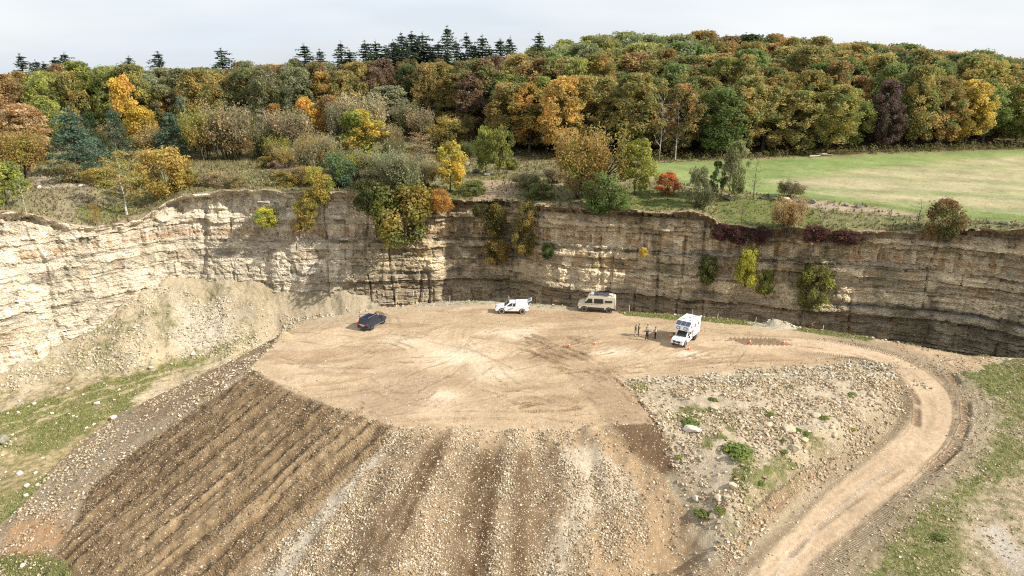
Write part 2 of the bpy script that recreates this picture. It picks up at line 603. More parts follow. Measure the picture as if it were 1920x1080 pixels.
def lay(m, c=None, g=None, gr=None, l=None):
    """lay a ground cover over the map, m = cover 0..1"""
    if c is not None:
        col[:] = col * (1 - m[..., None]) + np.asarray(c) * m[..., None]
    for arr, v in ((grav, g), (grass, gr), (lug, l)):
        if v is not None:
            arr[:] = arr * (1 - m) + v * m


def zone(pts, feather=0.5, rag=1.0, plan=None):
    p = hits(pts) if plan is None else plan
    return sstep(feather, -feather, sd_poly(X, Y, p) + wob * rag)


def strip(pts, width, feather=0.4, rag=0.6, plan=None):
    p = hits(pts) if plan is None else plan
    d, arc, side = seg_dist(X, Y, p)
    return sstep(width + feather, width - feather, d + wob * rag), d, arc, side


sdY = sd_poly(X, Y, YARD)
drd, arcR, sideR = seg_dist(X, Y, ROAD[:, :2])
sdB = sd_poly(X, Y, BANK)
th_, back_ = wall_at(X, Y)
one = np.ones(X.shape)
# base: quarry floor and talus scree
lay(one, (0.50, 0.43, 0.32), 0.6, 0.10, 0)
n6 = fbm(X, Y, 7, 4, 31)
lay(sstep(-0.1, 0.25, n6) * 0.85, (0.37, 0.31, 0.20), 0.6, 0.36)
lay(sstep(0.1, 0.4, fbm(X, Y, 3.5, 4, 32)) * 0.7, (0.45, 0.41, 0.34), 0.9, 0.10)
lay(zone([(420, 520), (300, 560), (200, 620), (120, 700), (200, 700), (280, 610), (300, 660), (340, 700), (420, 640)], 3, 2), (0.40, 0.35, 0.24), 0.55, 0.40)
lay(zone([(230, 640), (320, 650), (330, 720), (240, 690)], 1.5, 1.5), (0.56, 0.46, 0.32), 0.4, 0.12)
lay(zone([(330, 570), (420, 570), (440, 640), (330, 660)], 2, 2), (0.60, 0.55, 0.46), 0.8, 0.05)
lay(zone([(560, 470), (640, 420), (720, 430), (700, 560), (560, 590)], 2, 2), (0.40, 0.35, 0.25), 0.75, 0.22)
lay(zone([(890, 522), (985, 522), (1000, 575), (880, 575)], 1.5, 1.5), (0.16, 0.15, 0.06), 0.2, 0.85)
# floor grass along the foot of the spoil heap
lay(zone([(-60, 790), (0, 772), (120, 735), (250, 695), (420, 645), (480, 628), (430, 660), (330, 695), (258, 742), (240, 790), (150, 870), (60, 940), (0, 990), (-80, 1040)], 1.4, 2.0), (0.36, 0.32, 0.175), 0.2, 0.50)
lay(sstep(0.1, 0.45, fbm(X, Y, 3.0, 4, 33)) * (Z < FLOOR_Z + 1) * 0.8, (0.40, 0.335, 0.21), 0.4, 0.33)
lay(zone([(0, 845), (90, 850), (170, 800), (230, 770), (150, 850), (70, 900), (0, 960)], 1, 2), (0.42, 0.34, 0.20), 0.15, 0.36)
mt, *_ = strip([(0, 800), (130, 750), (260, 712), (400, 668)], 0.35, 0.3, 0.5); lay(mt * 0.6, (0.45, 0.38, 0.26), 0.4, 0.2)
mt, *_ = strip([(0, 822), (130, 768), (260, 726), (330, 700)], 0.35, 0.3, 0.5); lay(mt * 0.6, (0.45, 0.38, 0.26), 0.4, 0.2)
# spoil heap, all faces
FLO = FLOOR_Z - 4.0 * sstep(68, 54, Y) * sstep(-20, -36, X)
spoil = (Z > FLO + 0.25) & (sdY > 0) & (back_ < -3) & (sd_poly(X, Y, STONY) > 0) & (sdB > 0) & (Z > -1.02 * sdY - 0.6)
talus_zone = np.interp(th_, WT, TAL_TOP) - 0.72 * np.maximum(-back_, 0) > -0.49 * np.maximum(sdY, 0) - 0.4
spoil = np.where(spoil & ~(talus_zone & (Y > 76)), 1.0, 0.0)
lay(spoil, (0.34, 0.24, 0.15), 0.75, 0.0)
# left face, outer margins: grey and stony
left_low = hits([(262, 725), (470, 640), (545, 615), (560, 640), (500, 690), (330, 800), (240, 870), (150, 960), (150, 1090), (-200, 1090), (-80, 1010)])
lay(spoil * zone(None, 0.8, 1.2, left_low), (0.36, 0.275, 0.185), 1.0, 0.0)
lay(spoil * zone([(262, 735), (470, 640), (560, 605), (560, 640), (520, 668), (400, 740), (260, 800)], 0.8, 1.2), (0.30, 0.20, 0.12), 1.0, 0.0)
lay(spoil * zone([(240, 770), (262, 800), (150, 905), (80, 960), (40, 960)], 0.6, 1.2), (0.38, 0.315, 0.235), 0.9, 0.05)
lay(spoil * zone([(20, 990), (100, 960), (130, 1010), (60, 1050), (0, 1050)], 0.6, 1.2), (0.48, 0.30, 0.17), 0.5, 0.1)
lay(spoil * zone([(0, 1040), (80, 1035), (150, 1060), (140, 1100), (-60, 1100)], 0.6, 1.2), (0.30, 0.22, 0.10), 0.4, 0.55)
# machine-striped face
sdir = np.array([-0.745, -0.667])
cc_ = X * (-sdir[1]) + Y * sdir[0]           # across the stripes
ll_ = X * sdir[0] + Y * sdir[1]
cc_ = cc_ + 0.25 * vn(X, Y, 6, 41)
stripe_poly = hits([(478, 694), (535, 728), (640, 768), (748, 801), (700, 860), (560, 985), (420, 1100), (60, 1100), (140, 985), (180, 905), (330, 790), (420, 730)])
ms = spoil * zone(None, 0.5, 0.8, stripe_poly)
tone = 0.6 * vn(cc_, ll_ * 0.05, 3.1, 43) + 0.30 * vn(cc_, ll_ * 0.06, 0.85, 94) + 0.45 * vn(cc_ + 0.5 * vn(X, Y, 3, 87), ll_ * 0.10, 0.6, 86) + 0.45 * fbm(X, Y, 1.2, 4, 45, 0.65)
tone = np.clip(tone + 0.1, -1, 1)[..., None]
stripe_col = np.where(tone > 0, np.array([0.185, 0.128, 0.074]) + tone * np.array([0.18, 0.138, 0.084]), np.array([0.185, 0.128, 0.074]) + tone * np.array([0.14, 0.098, 0.056]))  # soil darkened to paint in shade: face turned from the sun, furrows darker
col[:] = col * (1 - ms[..., None]) + stripe_col * ms[..., None]
grav[:] = grav * (1 - ms) + (0.22 + 0.2 * (vn(cc_, ll_ * 0.1, 1.1, 46) > 0.2)) * ms
lug[:] = np.maximum(lug, 0.55 * ms * sstep(0.0, 0.4, vn(cc_, ll_ * 0.05, 1.3, 47) + 0.5 * fbm(X, Y, 2.5, 3, 48)))
lugd[..., 0] = np.where(ms > 0, ll_ * 1.5 + 0.8 * fbm(X, Y, 1.5, 2, 49), lugd[..., 0])
lugd[..., 1] = np.where(ms > 0, cc_, lugd[..., 1])
# churned dark clods on the striped face
for poly in ([(150, 940), (200, 905), (260, 860), (320, 850), (250, 905), (190, 960)], [(225, 855), (262, 840), (250, 880), (200, 900)]):
    md = spoil * zone(poly, 0.7, 2.4)
    lay(md * 0.85, (0.15, 0.10, 0.06), 0.2, 0.0)
# front face: furrows fan out from the yard
fphi = np.arctan2(X - 2.8, np.maximum(84 - Y, 0.1)) * 30 + 0.25 * vn(X, Y, 5, 51)
flen = np.hypot(X - 2.8, Y - 84)
front_poly = hits([(752, 803), (1140, 797), (1225, 885), (1312, 985), (1312, 1100), (430, 1100), (560, 985), (700, 860)])
mf = spoil * zone(None, 0.5, 0.6, front_poly)
tone = 0.55 * vn(fphi, flen * 0.05, 1.5, 53) + 0.35 * vn(fphi, flen * 0.08, 0.5, 54) + 0.3 * fbm(X, Y, 1.6, 3, 55)
tone = np.clip(tone, -1, 1)[..., None]
front_col = np.array([0.225, 0.16, 0.098]) + tone * np.array([0.15, 0.118, 0.08])
col[:] = col * (1 - mf[..., None]) + front_col * mf[..., None]
grav[:] = grav * (1 - mf) + np.clip(0.62 + 0.55 * tone[..., 0], 0.2, 1.0) * mf
lay(mf * strip([(752, 800), (690, 868), (620, 950), (545, 1045), (500, 1100)], 0.9, 0.6, 1.0)[0], (0.55, 0.50, 0.43), 1.0)
lay(mf * zone([(1050, 835), (1120, 840), (1190, 905), (1200, 950), (1120, 960), (1085, 1000), (1060, 1090), (1010, 1090), (1075, 930)], 0.8, 1.2), (0.50, 0.43, 0.34), 1.0)
lay(mf * zone([(1090, 800), (1142, 798), (1190, 850), (1275, 930), (1318, 1000), (1312, 1100), (1085, 1100), (1110, 985), (1205, 955), (1190, 900), (1120, 838)], 0.8, 1.0), (0.36, 0.255, 0.155), 0.42)
lay(mf * zone([(780, 798), (1140, 795), (1135, 816), (1030, 836), (900, 834), (780, 816)], 1.6, 2.2), (0.46, 0.35, 0.23), 0.3)
# stony face between yard and lower road
mst = zone(None, 1.8, 2.2, STONY) * (sdY > 0) * sstep(2.6, 3.6, drd + wob)
lay(mst, (0.50, 0.425, 0.32), 0.9, 0.12)
lay(mst * sstep(0.05, 0.4, fbm(X, Y, 3.5, 4, 61)), (0.38, 0.33, 0.20), 0.6, 0.50)
lay(zone([(1405, 690), (1640, 680), (1690, 720), (1500, 720), (1260, 770), (1235, 745)], 1.0, 1.2) * mst * 0.7, (0.52, 0.44, 0.33), 0.7, 0.12)
lay(zone([(1142, 796), (1233, 791), (1264, 870), (1275, 905), (1240, 890), (1180, 842)], 0.35, 0.5), (0.155, 0.10, 0.06), 0.18, 0.0)
lay(zone([(1240, 890), (1272, 880), (1320, 960), (1330, 1000), (1310, 990)], 0.4, 0.8), (0.36, 0.31, 0.22), 0.5, 0.1)
# bank land right of the road
bank = sstep(0.5, -0.5, sdB + wob)
lay(bank, (0.44, 0.38, 0.28), 0.75, 0.25)
lay(bank * sstep(-0.25, 0.3, fbm(X, Y, 6, 4, 64)), (0.36, 0.32, 0.19), 0.6, 0.48)
lay(zone([(1530, 1100), (1580, 1010), (1680, 925), (1780, 868), (1890, 825), (1930, 830), (1900, 890), (1800, 950), (1810, 1010), (1800, 1100)], 2.5, 4.0), (0.36, 0.31, 0.17), 0.25, 0.56)
lay(zone([(1810, 695), (1930, 690), (1950, 740), (1890, 740)], 2.0, 3.5), (0.34, 0.30, 0.16), 0.3, 0.54)
lay(zone([(1640, 636), (1760, 652), (1860, 676), (1850, 690), (1720, 664)], 0.6, 1.0), (0.30, 0.28, 0.13), 0.3, 0.66)
lay(zone([(1590, 1100), (1640, 990), (1760, 900), (1860, 790), (1960, 760), (1960, 1100)], 3, 5) * 0.8, (0.36, 0.31, 0.18), 0.5, 0.47)
lay(zone([(1800, 960), (1850, 900), (1960, 900), (1960, 1100), (1800, 1100)], 1.5, 2.0), (0.40, 0.325, 0.22), 0.6, 0.34)
lay(zone([(1830, 990), (1870, 980), (1930, 1050), (1900, 1080)], 0.8, 1.0), (0.47, 0.44, 0.40), 0.9, 0.1)
# yard surface
my = sstep(0.5, -0.5, sdY + wob * (0.7 + 2.6 * sstep(-13, -8, X) * sstep(11, 6, X) * (Y < 70)))
lay(my, (0.49, 0.375, 0.25), 0.08, 0.0)
n1 = fbm(X, Y, 9, 4, 71); n2 = fbm(X + 0.4 * Y, (Y - 0.2 * X) * 3, 6, 4, 72)
lay(my * sstep(0.0, 0.5, n1) * 0.7, (0.58, 0.465, 0.335), 0.06)
lay(my * sstep(0.0, 0.45, n2) * 0.75, (0.37, 0.26, 0.165), 0.12)
for c, r in (((850, 665), 8), ((960, 625), 6), ((930, 700), 6), ((760, 640), 5), ((1150, 660), 4), ((820, 740), 4), ((1290, 665), 3)):
    p = at_z(*c); lay(my * sstep(1, 0, np.hypot((X - p[0]), (Y - p[1]) * 1.6) / r + wob * 0.5) * 0.9, (0.70, 0.595, 0.46), 0.05)
lay(my * zone([(640, 768), (742, 799), (790, 770), (840, 705), (760, 690), (700, 700)], 0.7, 0.8) * 0.75, (0.40, 0.30, 0.215), 0.06)
lay(my * zone([(1165, 714), (1232, 792), (1142, 796), (1120, 770), (1060, 700), (1110, 690)], 0.3, 0.3), (0.40, 0.295, 0.20), 0.06)
lay(my * zone([(1170, 716), (1240, 735), (1310, 700), (1480, 688), (1400, 700), (1250, 760), (1236, 790)], 0.6, 1.0), (0.52, 0.40, 0.25), 0.35)
lay(my * zone([(985, 628), (1060, 632), (1150, 648), (1145, 700), (1120, 700), (1000, 668)], 0.8, 2.2) * 0.75 * sstep(-0.3, 0.3, fbm(X, Y, 2.0, 3, 78)), (0.31, 0.22, 0.14), 0.15)
lay(my * zone([(1355, 632), (1465, 632), (1490, 640), (1460, 646), (1370, 645)], 0.4, 0.5) * 0.8, (0.33, 0.225, 0.14), 0.1)
lay(my * zone([(560, 603), (700, 582), (880, 566), (880, 574), (700, 592), (560, 625)], 0.6, 1.0), (0.46, 0.36, 0.25), 0.55, 0.12)
me_ = strip([(700, 580), (800, 570), (880, 565), (960, 568), (1060, 576)], 1.3, 0.7, 0.9)[0]; lay(me_, (0.44, 0.40, 0.31), 0.75, 0.34)
me_ = strip([(1060, 574), (1180, 587), (1260, 594), (1400, 605), (1480, 613), (1620, 634)], 1.1, 0.5, 0.9)[0]; lay(me_, (0.24, 0.24, 0.09), 0.2, 0.78)
me_ = strip([(1420, 608), (1480, 613), (1560, 622)], 1.3, 0.6, 0.9)[0]; lay(me_ * 0.8, (0.46, 0.43, 0.36), 0.8, 0.25)
# the road
rw_ = 2.15 - 0.55 * sstep(35, 62, arcR) + 0.25 * vn(arcR, arcR * 0, 7, 73)
sh = sstep(6.2, 3.0, drd + wob * 1.5) * sstep(8, 20, arcR)
lay(sh * 0.9, (0.30, 0.24, 0.165), 0.4, 0.10)
lugsh = sh * sstep(-0.2, 0.3, vn(drd * sideR, arcR * 0.03, 0.9, 74)) * (drd > rw_ - 0.3)
lug[:] = np.maximum(lug, lugsh)
lugd[..., 0] = np.where(lugsh > 0, arcR * 1.7, lugd[..., 0])
lay(sh * sstep(0.15, 0.5, vn(drd * sideR, arcR * 0.05, 0.8, 75)) * 0.7, (0.25, 0.185, 0.12), 0.2)
mr = sstep(rw_ + 0.35, rw_ - 0.35, drd + 0.5 * wob)
lay(mr, (0.545, 0.42, 0.295), 0.10, 0.0)
lay(mr * sstep(0.1, 0.5, vn(drd * sideR, arcR * 0.03, 0.7, 76)) * 0.5, (0.44, 0.335, 0.23), 0.2)
lay(mr * sstep(0.30, 0.12, np.abs(drd * sideR + 0.25 + 0.25 * vn(arcR, arcR * 0, 5, 77))) * 0.55 * (arcR > 45), (0.42, 0.36, 0.29), 0.6)
Z += -0.10 * mr * sstep(8, 20, arcR)

# wheel and track marks: (survey points, half width m, depth m, cover, tone)
dark = (0.27, 0.185, 0.115)
marks = [
    ([(742, 640), (775, 652), (792, 668)], .14, .05, .7), ([(730, 643), (760, 657), (778, 670)], .14, .05, .7), ([(752, 628), (790, 634)], .16, .04, .5),
    ([(985, 632), (1035, 650), (1075, 668)], .25, .08, .9), ([(995, 628), (1050, 648), (1095, 664)], .25, .08, .9), ([(1010, 660), (1060, 640), (1110, 630)], .22, .06, .7),
    ([(990, 672), (1050, 650), (1120, 636)], .22, .06, .7), ([(1070, 664), (1110, 684), (1138, 698)], .30, .10, .95), ([(1085, 660), (1120, 678), (1140, 692)], .22, .08, .8),
    ([(940, 640), (1010, 652), (1090, 650)], .16, .04, .5), ([(880, 632), (960, 642), (1020, 640)], .14, .04, .5), ([(900, 606), (1000, 612), (1090, 610)], .14, .03, .4),
    ([(975, 764), (1010, 756), (1070, 758), (1085, 766), (1040, 771), (975, 770)], .35, .06, .7), ([(965, 758), (1020, 750), (1080, 754)], .25, .05, .5),
    ([(1142, 702), (1190, 740), (1226, 790)], .16, .10, .9), ([(1165, 735), (1200, 775), (1215, 792)], .10, .08, .8), ([(1150, 708), (1195, 752), (1236, 792)], .12, .08, .9),
    ([(700, 605), (760, 610), (820, 608)], .14, .04, .5), ([(560, 640), (640, 650), (720, 648)], .14, .04, .5), ([(520, 668), (600, 690), (700, 690)], .14, .04, .45),
    ([(660, 735), (720, 725), (800, 690), (860, 672)], .14, .04, .5), ([(690, 765), (770, 740), (850, 700)], .14, .04, .45), ([(800, 770), (860, 730), (920, 690), (960, 660)], .14, .03, .4),
    ([(1120, 716), (1190, 690), (1290, 675), (1400, 668)], .16, .04, .5), ([(1150, 690), (1250, 672), (1370, 664)], .16, .04, .5), ([(1180, 700), (1260, 690), (1360, 678), (1450, 676), (1600, 672), (1680, 682)], .22, .06, .6),
    ([(1290, 668), (1330, 655), (1345, 652)], .25, .07, .8), ([(1300, 672), (1340, 660)], .2, .06, .7), ([(1360, 638), (1420, 634), (1480, 637)], .25, .08, .8),
    ([(1200, 620), (1300, 618), (1400, 628), (1500, 634)], .16, .04, .45), ([(1180, 605), (1280, 612), (1380, 622)], .14, .03, .4), ([(1500, 648), (1600, 662), (1660, 684)], .2, .05, .6),
    ([(1640, 678), (1695, 700), (1722, 735), (1725, 770)], .35, .12, .95), ([(1780, 700), (1808, 740), (1812, 790), (1790, 840), (1745, 880)], .5, .16, .95),
    ([(1775, 680), (1830, 720), (1850, 770), (1838, 810)], .16, .06, .6), ([(1790, 676), (1845, 715), (1866, 765)], .16, .06, .5), ([(1760, 678), (1800, 672), (1850, 690)], .2, .06, .7),
    ([(1690, 880), (1600, 940), (1540, 985), (1480, 1040)], .18, .06, .5), ([(1560, 880), (1480, 925), (1420, 975), (1370, 1050)], .5, .10, .6), ([(1600, 850), (1500, 900), (1440, 950)], .3, .08, .6),
    ([(730, 560 + 65), (800, 640), (880, 655), (960, 690)], .13, .03, .4), ([(1060, 690), (1010, 720), (930, 745), (850, 760)], .13, .03, .35), ([(640, 700), (700, 660), (780, 625), (860, 600)], .13, .03, .4),
    ([(620, 720), (690, 672), (770, 632), (850, 606)], .13, .03, .4), ([(870, 585), (960, 592), (1080, 596), (1180, 612)], .14, .03, .4), ([(1100, 745), (1130, 765), (1150, 792)], .12, .05, .6),
]
marks = [(at_z(*np.array(p, float).T), w, d, c) for p, w, d, c in marks[:33]] + [(hits(p), w, d, c) for p, w, d, c in marks[33:]]
trng = np.random.default_rng(8)
for k in range(70):       # older, fainter passes of wheels over the yard, in pairs
    c = at_z(trng.uniform(560, 1500), trng.uniform(590, 780)); a_ = trng.choice([0.1, 0.5, 0.9, 2.6]) + trng.normal(0, 0.22); L_ = trng.uniform(5, 16); bend = trng.normal(0, 0.05)
    tt_ = np.linspace(-0.5, 0.5, 6) * L_
    base = np.stack([c[0] + np.cos(a_ + bend * tt_) * tt_, c[1] + np.sin(a_ + bend * tt_) * tt_], 1); nn = np.array([-math.sin(a_), math.cos(a_)])
    cv = trng.uniform(0.16, 0.42)
    for o_ in (-0.75, 0.75): marks.append((base + nn * o_, 0.10, 0.03, cv))
for k in range(34):       # freshly churned ground right of the middle
    c = at_z(trng.uniform(990, 1140), trng.uniform(630, 702)); a_ = trng.choice([-0.75, -0.75, 0.45]) + trng.normal(0, 0.15); L_ = trng.uniform(1.5, 6)
    marks.append((np.stack([c[0] + np.cos(a_) * np.linspace(-.5, .5, 4) * L_, c[1] + np.sin(a_) * np.linspace(-.5, .5, 4) * L_], 1), trng.uniform(.1, .24), 0.08, trng.uniform(.6, 1.0)))
for p, w, dep, cov in marks:
    lo = p.min(0) - 1.6; hi = p.max(0) + 1.6
    i0, i1 = np.searchsorted(GX, (lo[0], hi[0])); j0, j1 = np.searchsorted(GY, (lo[1], hi[1])); q = (slice(i0, i1), slice(j0, j1))
    if i1 - i0 < 2 or j1 - j0 < 2: continue
    d, arc, side = seg_dist(X[q], Y[q], p)
    brk = sstep(-0.6, 0.2, vn(arc, arc * 0, 2.2, 81) + 0.5 * fbm(X[q], Y[q], 0.8, 2, 83))
    m = sstep(w * 0.8 + 0.16, w * 0.8 - 0.10, d + wob[q] * 0.12) * brk
    k = (m * cov * 0.9)[..., None]; tone_d = np.asarray(dark) * (1.25 if cov < 0.45 else 1.0)
    col[q] = col[q] * (1 - k) + tone_d * k
    Z[q] += -dep * m + 0.5 * dep * sstep(w + 0.45, w + 0.22, d) * sstep(w - 0.05, w + 0.18, d) * brk
    lug[q] = np.maximum(lug[q], m * 0.5); lugd[q + (0,)] = np.where(m > 0.05, arc * 1.2, lugd[q + (0,)])
# bar marks of the crossing ruts between the cones
p0, p1 = at_z(1380, 640), at_z(1462, 641)
for k in range(11):
    q = p0 + (p1 - p0) * k / 10
    d, _, _ = seg_dist(X, Y, np.array([q + [-0.5, 1.0], q + [0.9, -1.1]]))
    m = sstep(0.30, 0.10, d); lay(m * 0.9, (0.2, 0.135, 0.085)); Z += -0.12 * m + 0.10 * sstep(0.6, 0.4, d) * sstep(0.25, 0.4, d)
# relief
edge_in = sstep(0.3, -1.5, sdY)
Z += 0.05 * fbm(X, Y, 3.0, 4, 91) * (1 - mr * 0.6) + 0.035 * fbm(X, Y, 0.8, 2, 92)
Z += ms * (0.26 * vn(cc_, ll_ * 0.04, 1.9, 93) + 0.17 * vn(cc_, ll_ * 0.06, 0.85, 94) + 0.20 * vn(cc_ + 0.5 * vn(X, Y, 3, 87), ll_ * 0.10, 0.6, 86) + 0.30 * fbm(X, Y, 0.9, 3, 95, 0.7))
Z += mf * (0.34 * vn(fphi, flen * 0.03, 1.6, 96) + 0.22 * fbm(X, Y, 1.2, 4, 97))
Z += mst * (0.22 * fbm(X, Y, 2.4, 4, 98) + 0.10 * fbm(X, Y, 0.7, 2, 99))
Z += spoil * 0.12 * fbm(X, Y, 1.2, 3, 101)
Z += bank * (0.16 * fbm(X, Y, 2.2, 4, 102)) * (drd > 2)
Z += (1 - my) * (back_ > -25) * (Y > 70) * (0.45 * fbm(X, Y, 1.6, 4, 103, 0.62) + 0.12 * fbm(X, Y, 0.5, 2, 104)) * (1 - spoil)
# heaps of tipped material
for (cx, cy), r, hgt, c in ((at_z(533, 632), 1.7, 0.8, (0.52, 0.40, 0.26)), (at_z(1468, 610), 2.4, 0.65, (0.46, 0.41, 0.31)), (at_z(1448, 609), 1.4, 0.5, (0.45, 0.42, 0.34))):
    d = np.hypot(X - cx, (Y - cy) * 1.3) + 0.5 * wob
    Z += hgt * sstep(r, 0, d); lay(sstep(r, r * 0.8, d), c, 0.6, 0.08)


def ground_z(x, y):
    """height of the finished lower ground by bilinear look-up"""
    x = np.asarray(x, float); y = np.asarray(y, float)
    i = np.clip(np.searchsorted(GX, x) - 1, 0, len(GX) - 2); j = np.clip(np.searchsorted(GY, y) - 1, 0, len(GY) - 2)
    fx = (x - GX[i]) / (GX[i + 1] - GX[i]); fy = (y - GY[j]) / (GY[j + 1] - GY[j])
    return (Z[i, j] * (1 - fx) + Z[i + 1, j] * fx) * (1 - fy) + (Z[i, j + 1] * (1 - fx) + Z[i + 1, j + 1] * fx) * fy


def cover_at(arr, x, y):
    i = np.clip(np.searchsorted(GX, x), 0, len(GX) - 1); j = np.clip(np.searchsorted(GY, y), 0, len(GY) - 1)
    return arr[i, j]


nx, ny = X.shape
gzx = np.gradient(Z, axis=0) / np.gradient(X, axis=0); gzy = np.gradient(Z, axis=1) / np.gradient(Y, axis=1)
NRM = np.stack([-gzx, -gzy, np.ones_like(Z)], -1); NRM /= np.linalg.norm(NRM, axis=-1, keepdims=True)
ids = np.arange(nx * ny).reshape(nx, ny)
F = np.stack([ids[:-1, :-1], ids[1:, :-1], ids[1:, 1:], ids[:-1, 1:]], -1).reshape(-1, 4)
V = np.stack([X, Y, Z], -1).reshape(-1, 3)
CA = rgba(np.clip(col * np.array([0.86, 0.835, 0.785]), 0.01, 0.9)).reshape(-1, 4)
WA = np.stack([grav, grass, lug, np.ones_like(lug)], -1).reshape(-1, 4)
LA = lugd.reshape(-1, 3)
NA = NRM.reshape(-1, 3)
fm = lambda a: a.reshape(nx, ny)[:-1, :-1].ravel()
sel_road = fm((mr > 0.5) & (arcR > 14))
sel_yard = fm(sdY < 0.0) & ~sel_road
sel_spoil = fm(spoil > 0.5) & ~sel_road & ~sel_yard
sel_rest = ~(sel_road | sel_yard | sel_spoil)


def piece(name, sel, mat=M_GROUND):
    f = F[sel]; u, inv = np.unique(f, return_inverse=True)
    me = mesh_np(name, V[u], inv.reshape(-1, 4), mat, True,
                 {'col': ('FLOAT_COLOR', 'POINT', CA[u]), 'wts': ('FLOAT_COLOR', 'POINT', WA[u]), 'lugdir': ('FLOAT_VECTOR', 'POINT', LA[u])}, NA[u])
    o = link(name, me); o['kind'] = 'structure'
    return o


LOW = dict(spoil=spoil, stripe=ms, front=mf, stony=mst, bank=bank * (drd > 2.6), left=spoil * zone(None, 0.8, 1.2, left_low) * (1 - ms), talus=(1 - my) * (1 - spoil) * (1 - bank) * (Y > 70) * (back_ < -0.5) * (Z > FLO + 0.6),
           grass=np.where(grass > 0.4, grass, 0), floor=(1 - spoil) * (Z < FLO + 0.8) * (back_ < -1), yard=my, shoulder=sh * (1 - mr), col=col.copy(), tone=tone[..., 0], edge=sstep(2.5, 0, np.abs(sdY)))
LGX, LGY, LZZ = GX, GY, Z.copy()
piece('dirt_road', sel_road); piece('gravel_yard', sel_yard); piece('spoil_slope', sel_spoil); piece('quarry_ground', sel_rest)

# ------------------------------------------------------------------ the quarry wall
step = 0.24
ws, wx, wy = wall_resample(step)
keep = wy > -15
ws, wx, wy = ws[keep], wx[keep], wy[keep]
wth = np.arctan2(wx, wy + 25)
wrz = np.interp(wth, WT, RIM_Z) + 0.35 * vn(ws, ws * 0, 4, 7) + 0.25 * vn(ws, ws * 0, 1.2, 8)
tx = np.gradient(wx); ty = np.gradient(wy); tl = np.hypot(tx, ty); tx /= tl; ty /= tl
nxn, nyn = ty, -tx                       # inward normal
zrow = np.concatenate([np.arange(-14.5, 12.0, 0.15), np.linspace(0, 1, 18)])
nlow = len(zrow) - 18
S = np.repeat(ws[:, None], len(zrow), 1)
Zw = np.where(np.arange(len(zrow))[None] < nlow, np.minimum(zrow[None], 99), 0)
# rows stretch from the foot to the rim, keeping beds level
zt = np.linspace(0, 1, 178)[None]
Zw = -14.5 + (wrz[:, None] + 14.5) * zt
S = np.repeat(ws[:, None], zt.shape[1], 1)
Wpx = np.repeat(column_px(wx, wy)[:, None], zt.shape[1], 1)
dip = 0.5 * np.interp(Wpx, [-400, 700, 1000, 1500, 2300], [0.6, 0.2, 0.3, 0.0, -0.5]) + 0.25 * vn(S, S * 0, 25, 9)
zb = Zw - dip
# beds
rb = np.random.default_rng(21)
bed_edges = [-15.0]
while bed_edges[-1] < 18:
    bed_edges.append(bed_edges[-1] + rb.choice([0.3, 0.5, 0.8, 1.2, 1.7, 2.3], p=[.14, .20, .24, .20, .14, .08]))
bed_edges = np.array(bed_edges)
bid = np.clip(np.searchsorted(bed_edges, zb) - 1, 0, len(bed_edges) - 2)
b_off = rb.uniform(-0.30, 0.30, len(bed_edges)); b_tone = rb.uniform(-1, 1, len(bed_edges)); b_len = rb.choice([0.7, 1.1, 1.7, 2.6], len(bed_edges))
b_hue = rb.uniform(0, 1, len(bed_edges)); b_ph = rb.uniform(0, 50, len(bed_edges))
inb = (zb - bed_edges[bid]); thick = bed_edges[bid + 1] - bed_edges[bid]
seam = np.minimum(inb, thick - inb)
u = (S + 0.25 * vn(S, zb, 1.1, 10)) / b_len[bid] + b_ph[bid]
cell = np.floor(u).astype(int); fu = u - cell
hsh = _T[7][(cell * 7 + bid * 31) & 255, (bid * 13 + cell * 3) & 255]
hs2 = _T[9][(cell * 5 + bid * 17) & 255, (bid * 11 + cell) & 255]
joint = np.minimum(fu, 1 - fu) * b_len[bid]
left = sstep(760, 560, Wpx)              # fresh, broken face on the left; old squared face on the right
top_d = wrz[:, None] - Zw
broken = 0.5 + 0.5 * fbm(S, zb, 6, 3, 13)
sid = np.floor((zb + 0.12 * vn(S, zb, 5, 38)) / 0.44).astype(int); sh1 = _T[11][(sid * 29) & 255, (np.floor(S / 2.3 + sid * 0.37).astype(int) * 7 + sid) & 255]
off = b_off[bid] * (1.3 - 0.8 * left) + (sh1 - 0.5) * (0.42 - 0.2 * left) + (hsh - 0.5) * (0.42 - 0.2 * left + 0.7 * sstep(5.5, 1, top_d) * broken)
off += -0.26 * (1 - 0.5 * left) * sstep(0.11, 0.03, seam) * sstep(-0.5, 0.1, vn(S, zb, 2.5, 26)) - 0.24 * sstep(0.11, 0.03, joint) * (hs2 > 0.35)
frac = np.abs(vn(S + 0.5 * vn(S, zb, 4, 33), zb * 0.06, 3.6, 34)); off += -0.55 * sstep(0.10, 0.0, frac) * sstep(-0.4, 0.2, vn(S, zb, 7, 35))
off += 0.5 * vn(S, zb * 0.12, 4.5, 36) + 0.30 * vn(S, zb * 0.2, 1.7, 37)
off += 1.0 * fbm(S, zb * 0.5, 9, 3, 14) + 0.34 * fbm(S, zb * 1.5, 1.6, 4, 15, 0.65) * (0.5 + left) + 0.10 * fbm(S, zb, 0.5, 2, 16)
off += left * 0.5 * np.abs(fbm(S, zb * 0.35, 3.0, 3, 17))
# batter: the wall leans back towards the rim, more where it is weathered
off += (-0.055 - 0.03 * left) * (Zw + 6) - 1.2 * sstep(2.2, 0.2, top_d) * (0.25 + 0.75 * sstep(-0.3, 0.3, vn(S, S * 0, 9, 18)))
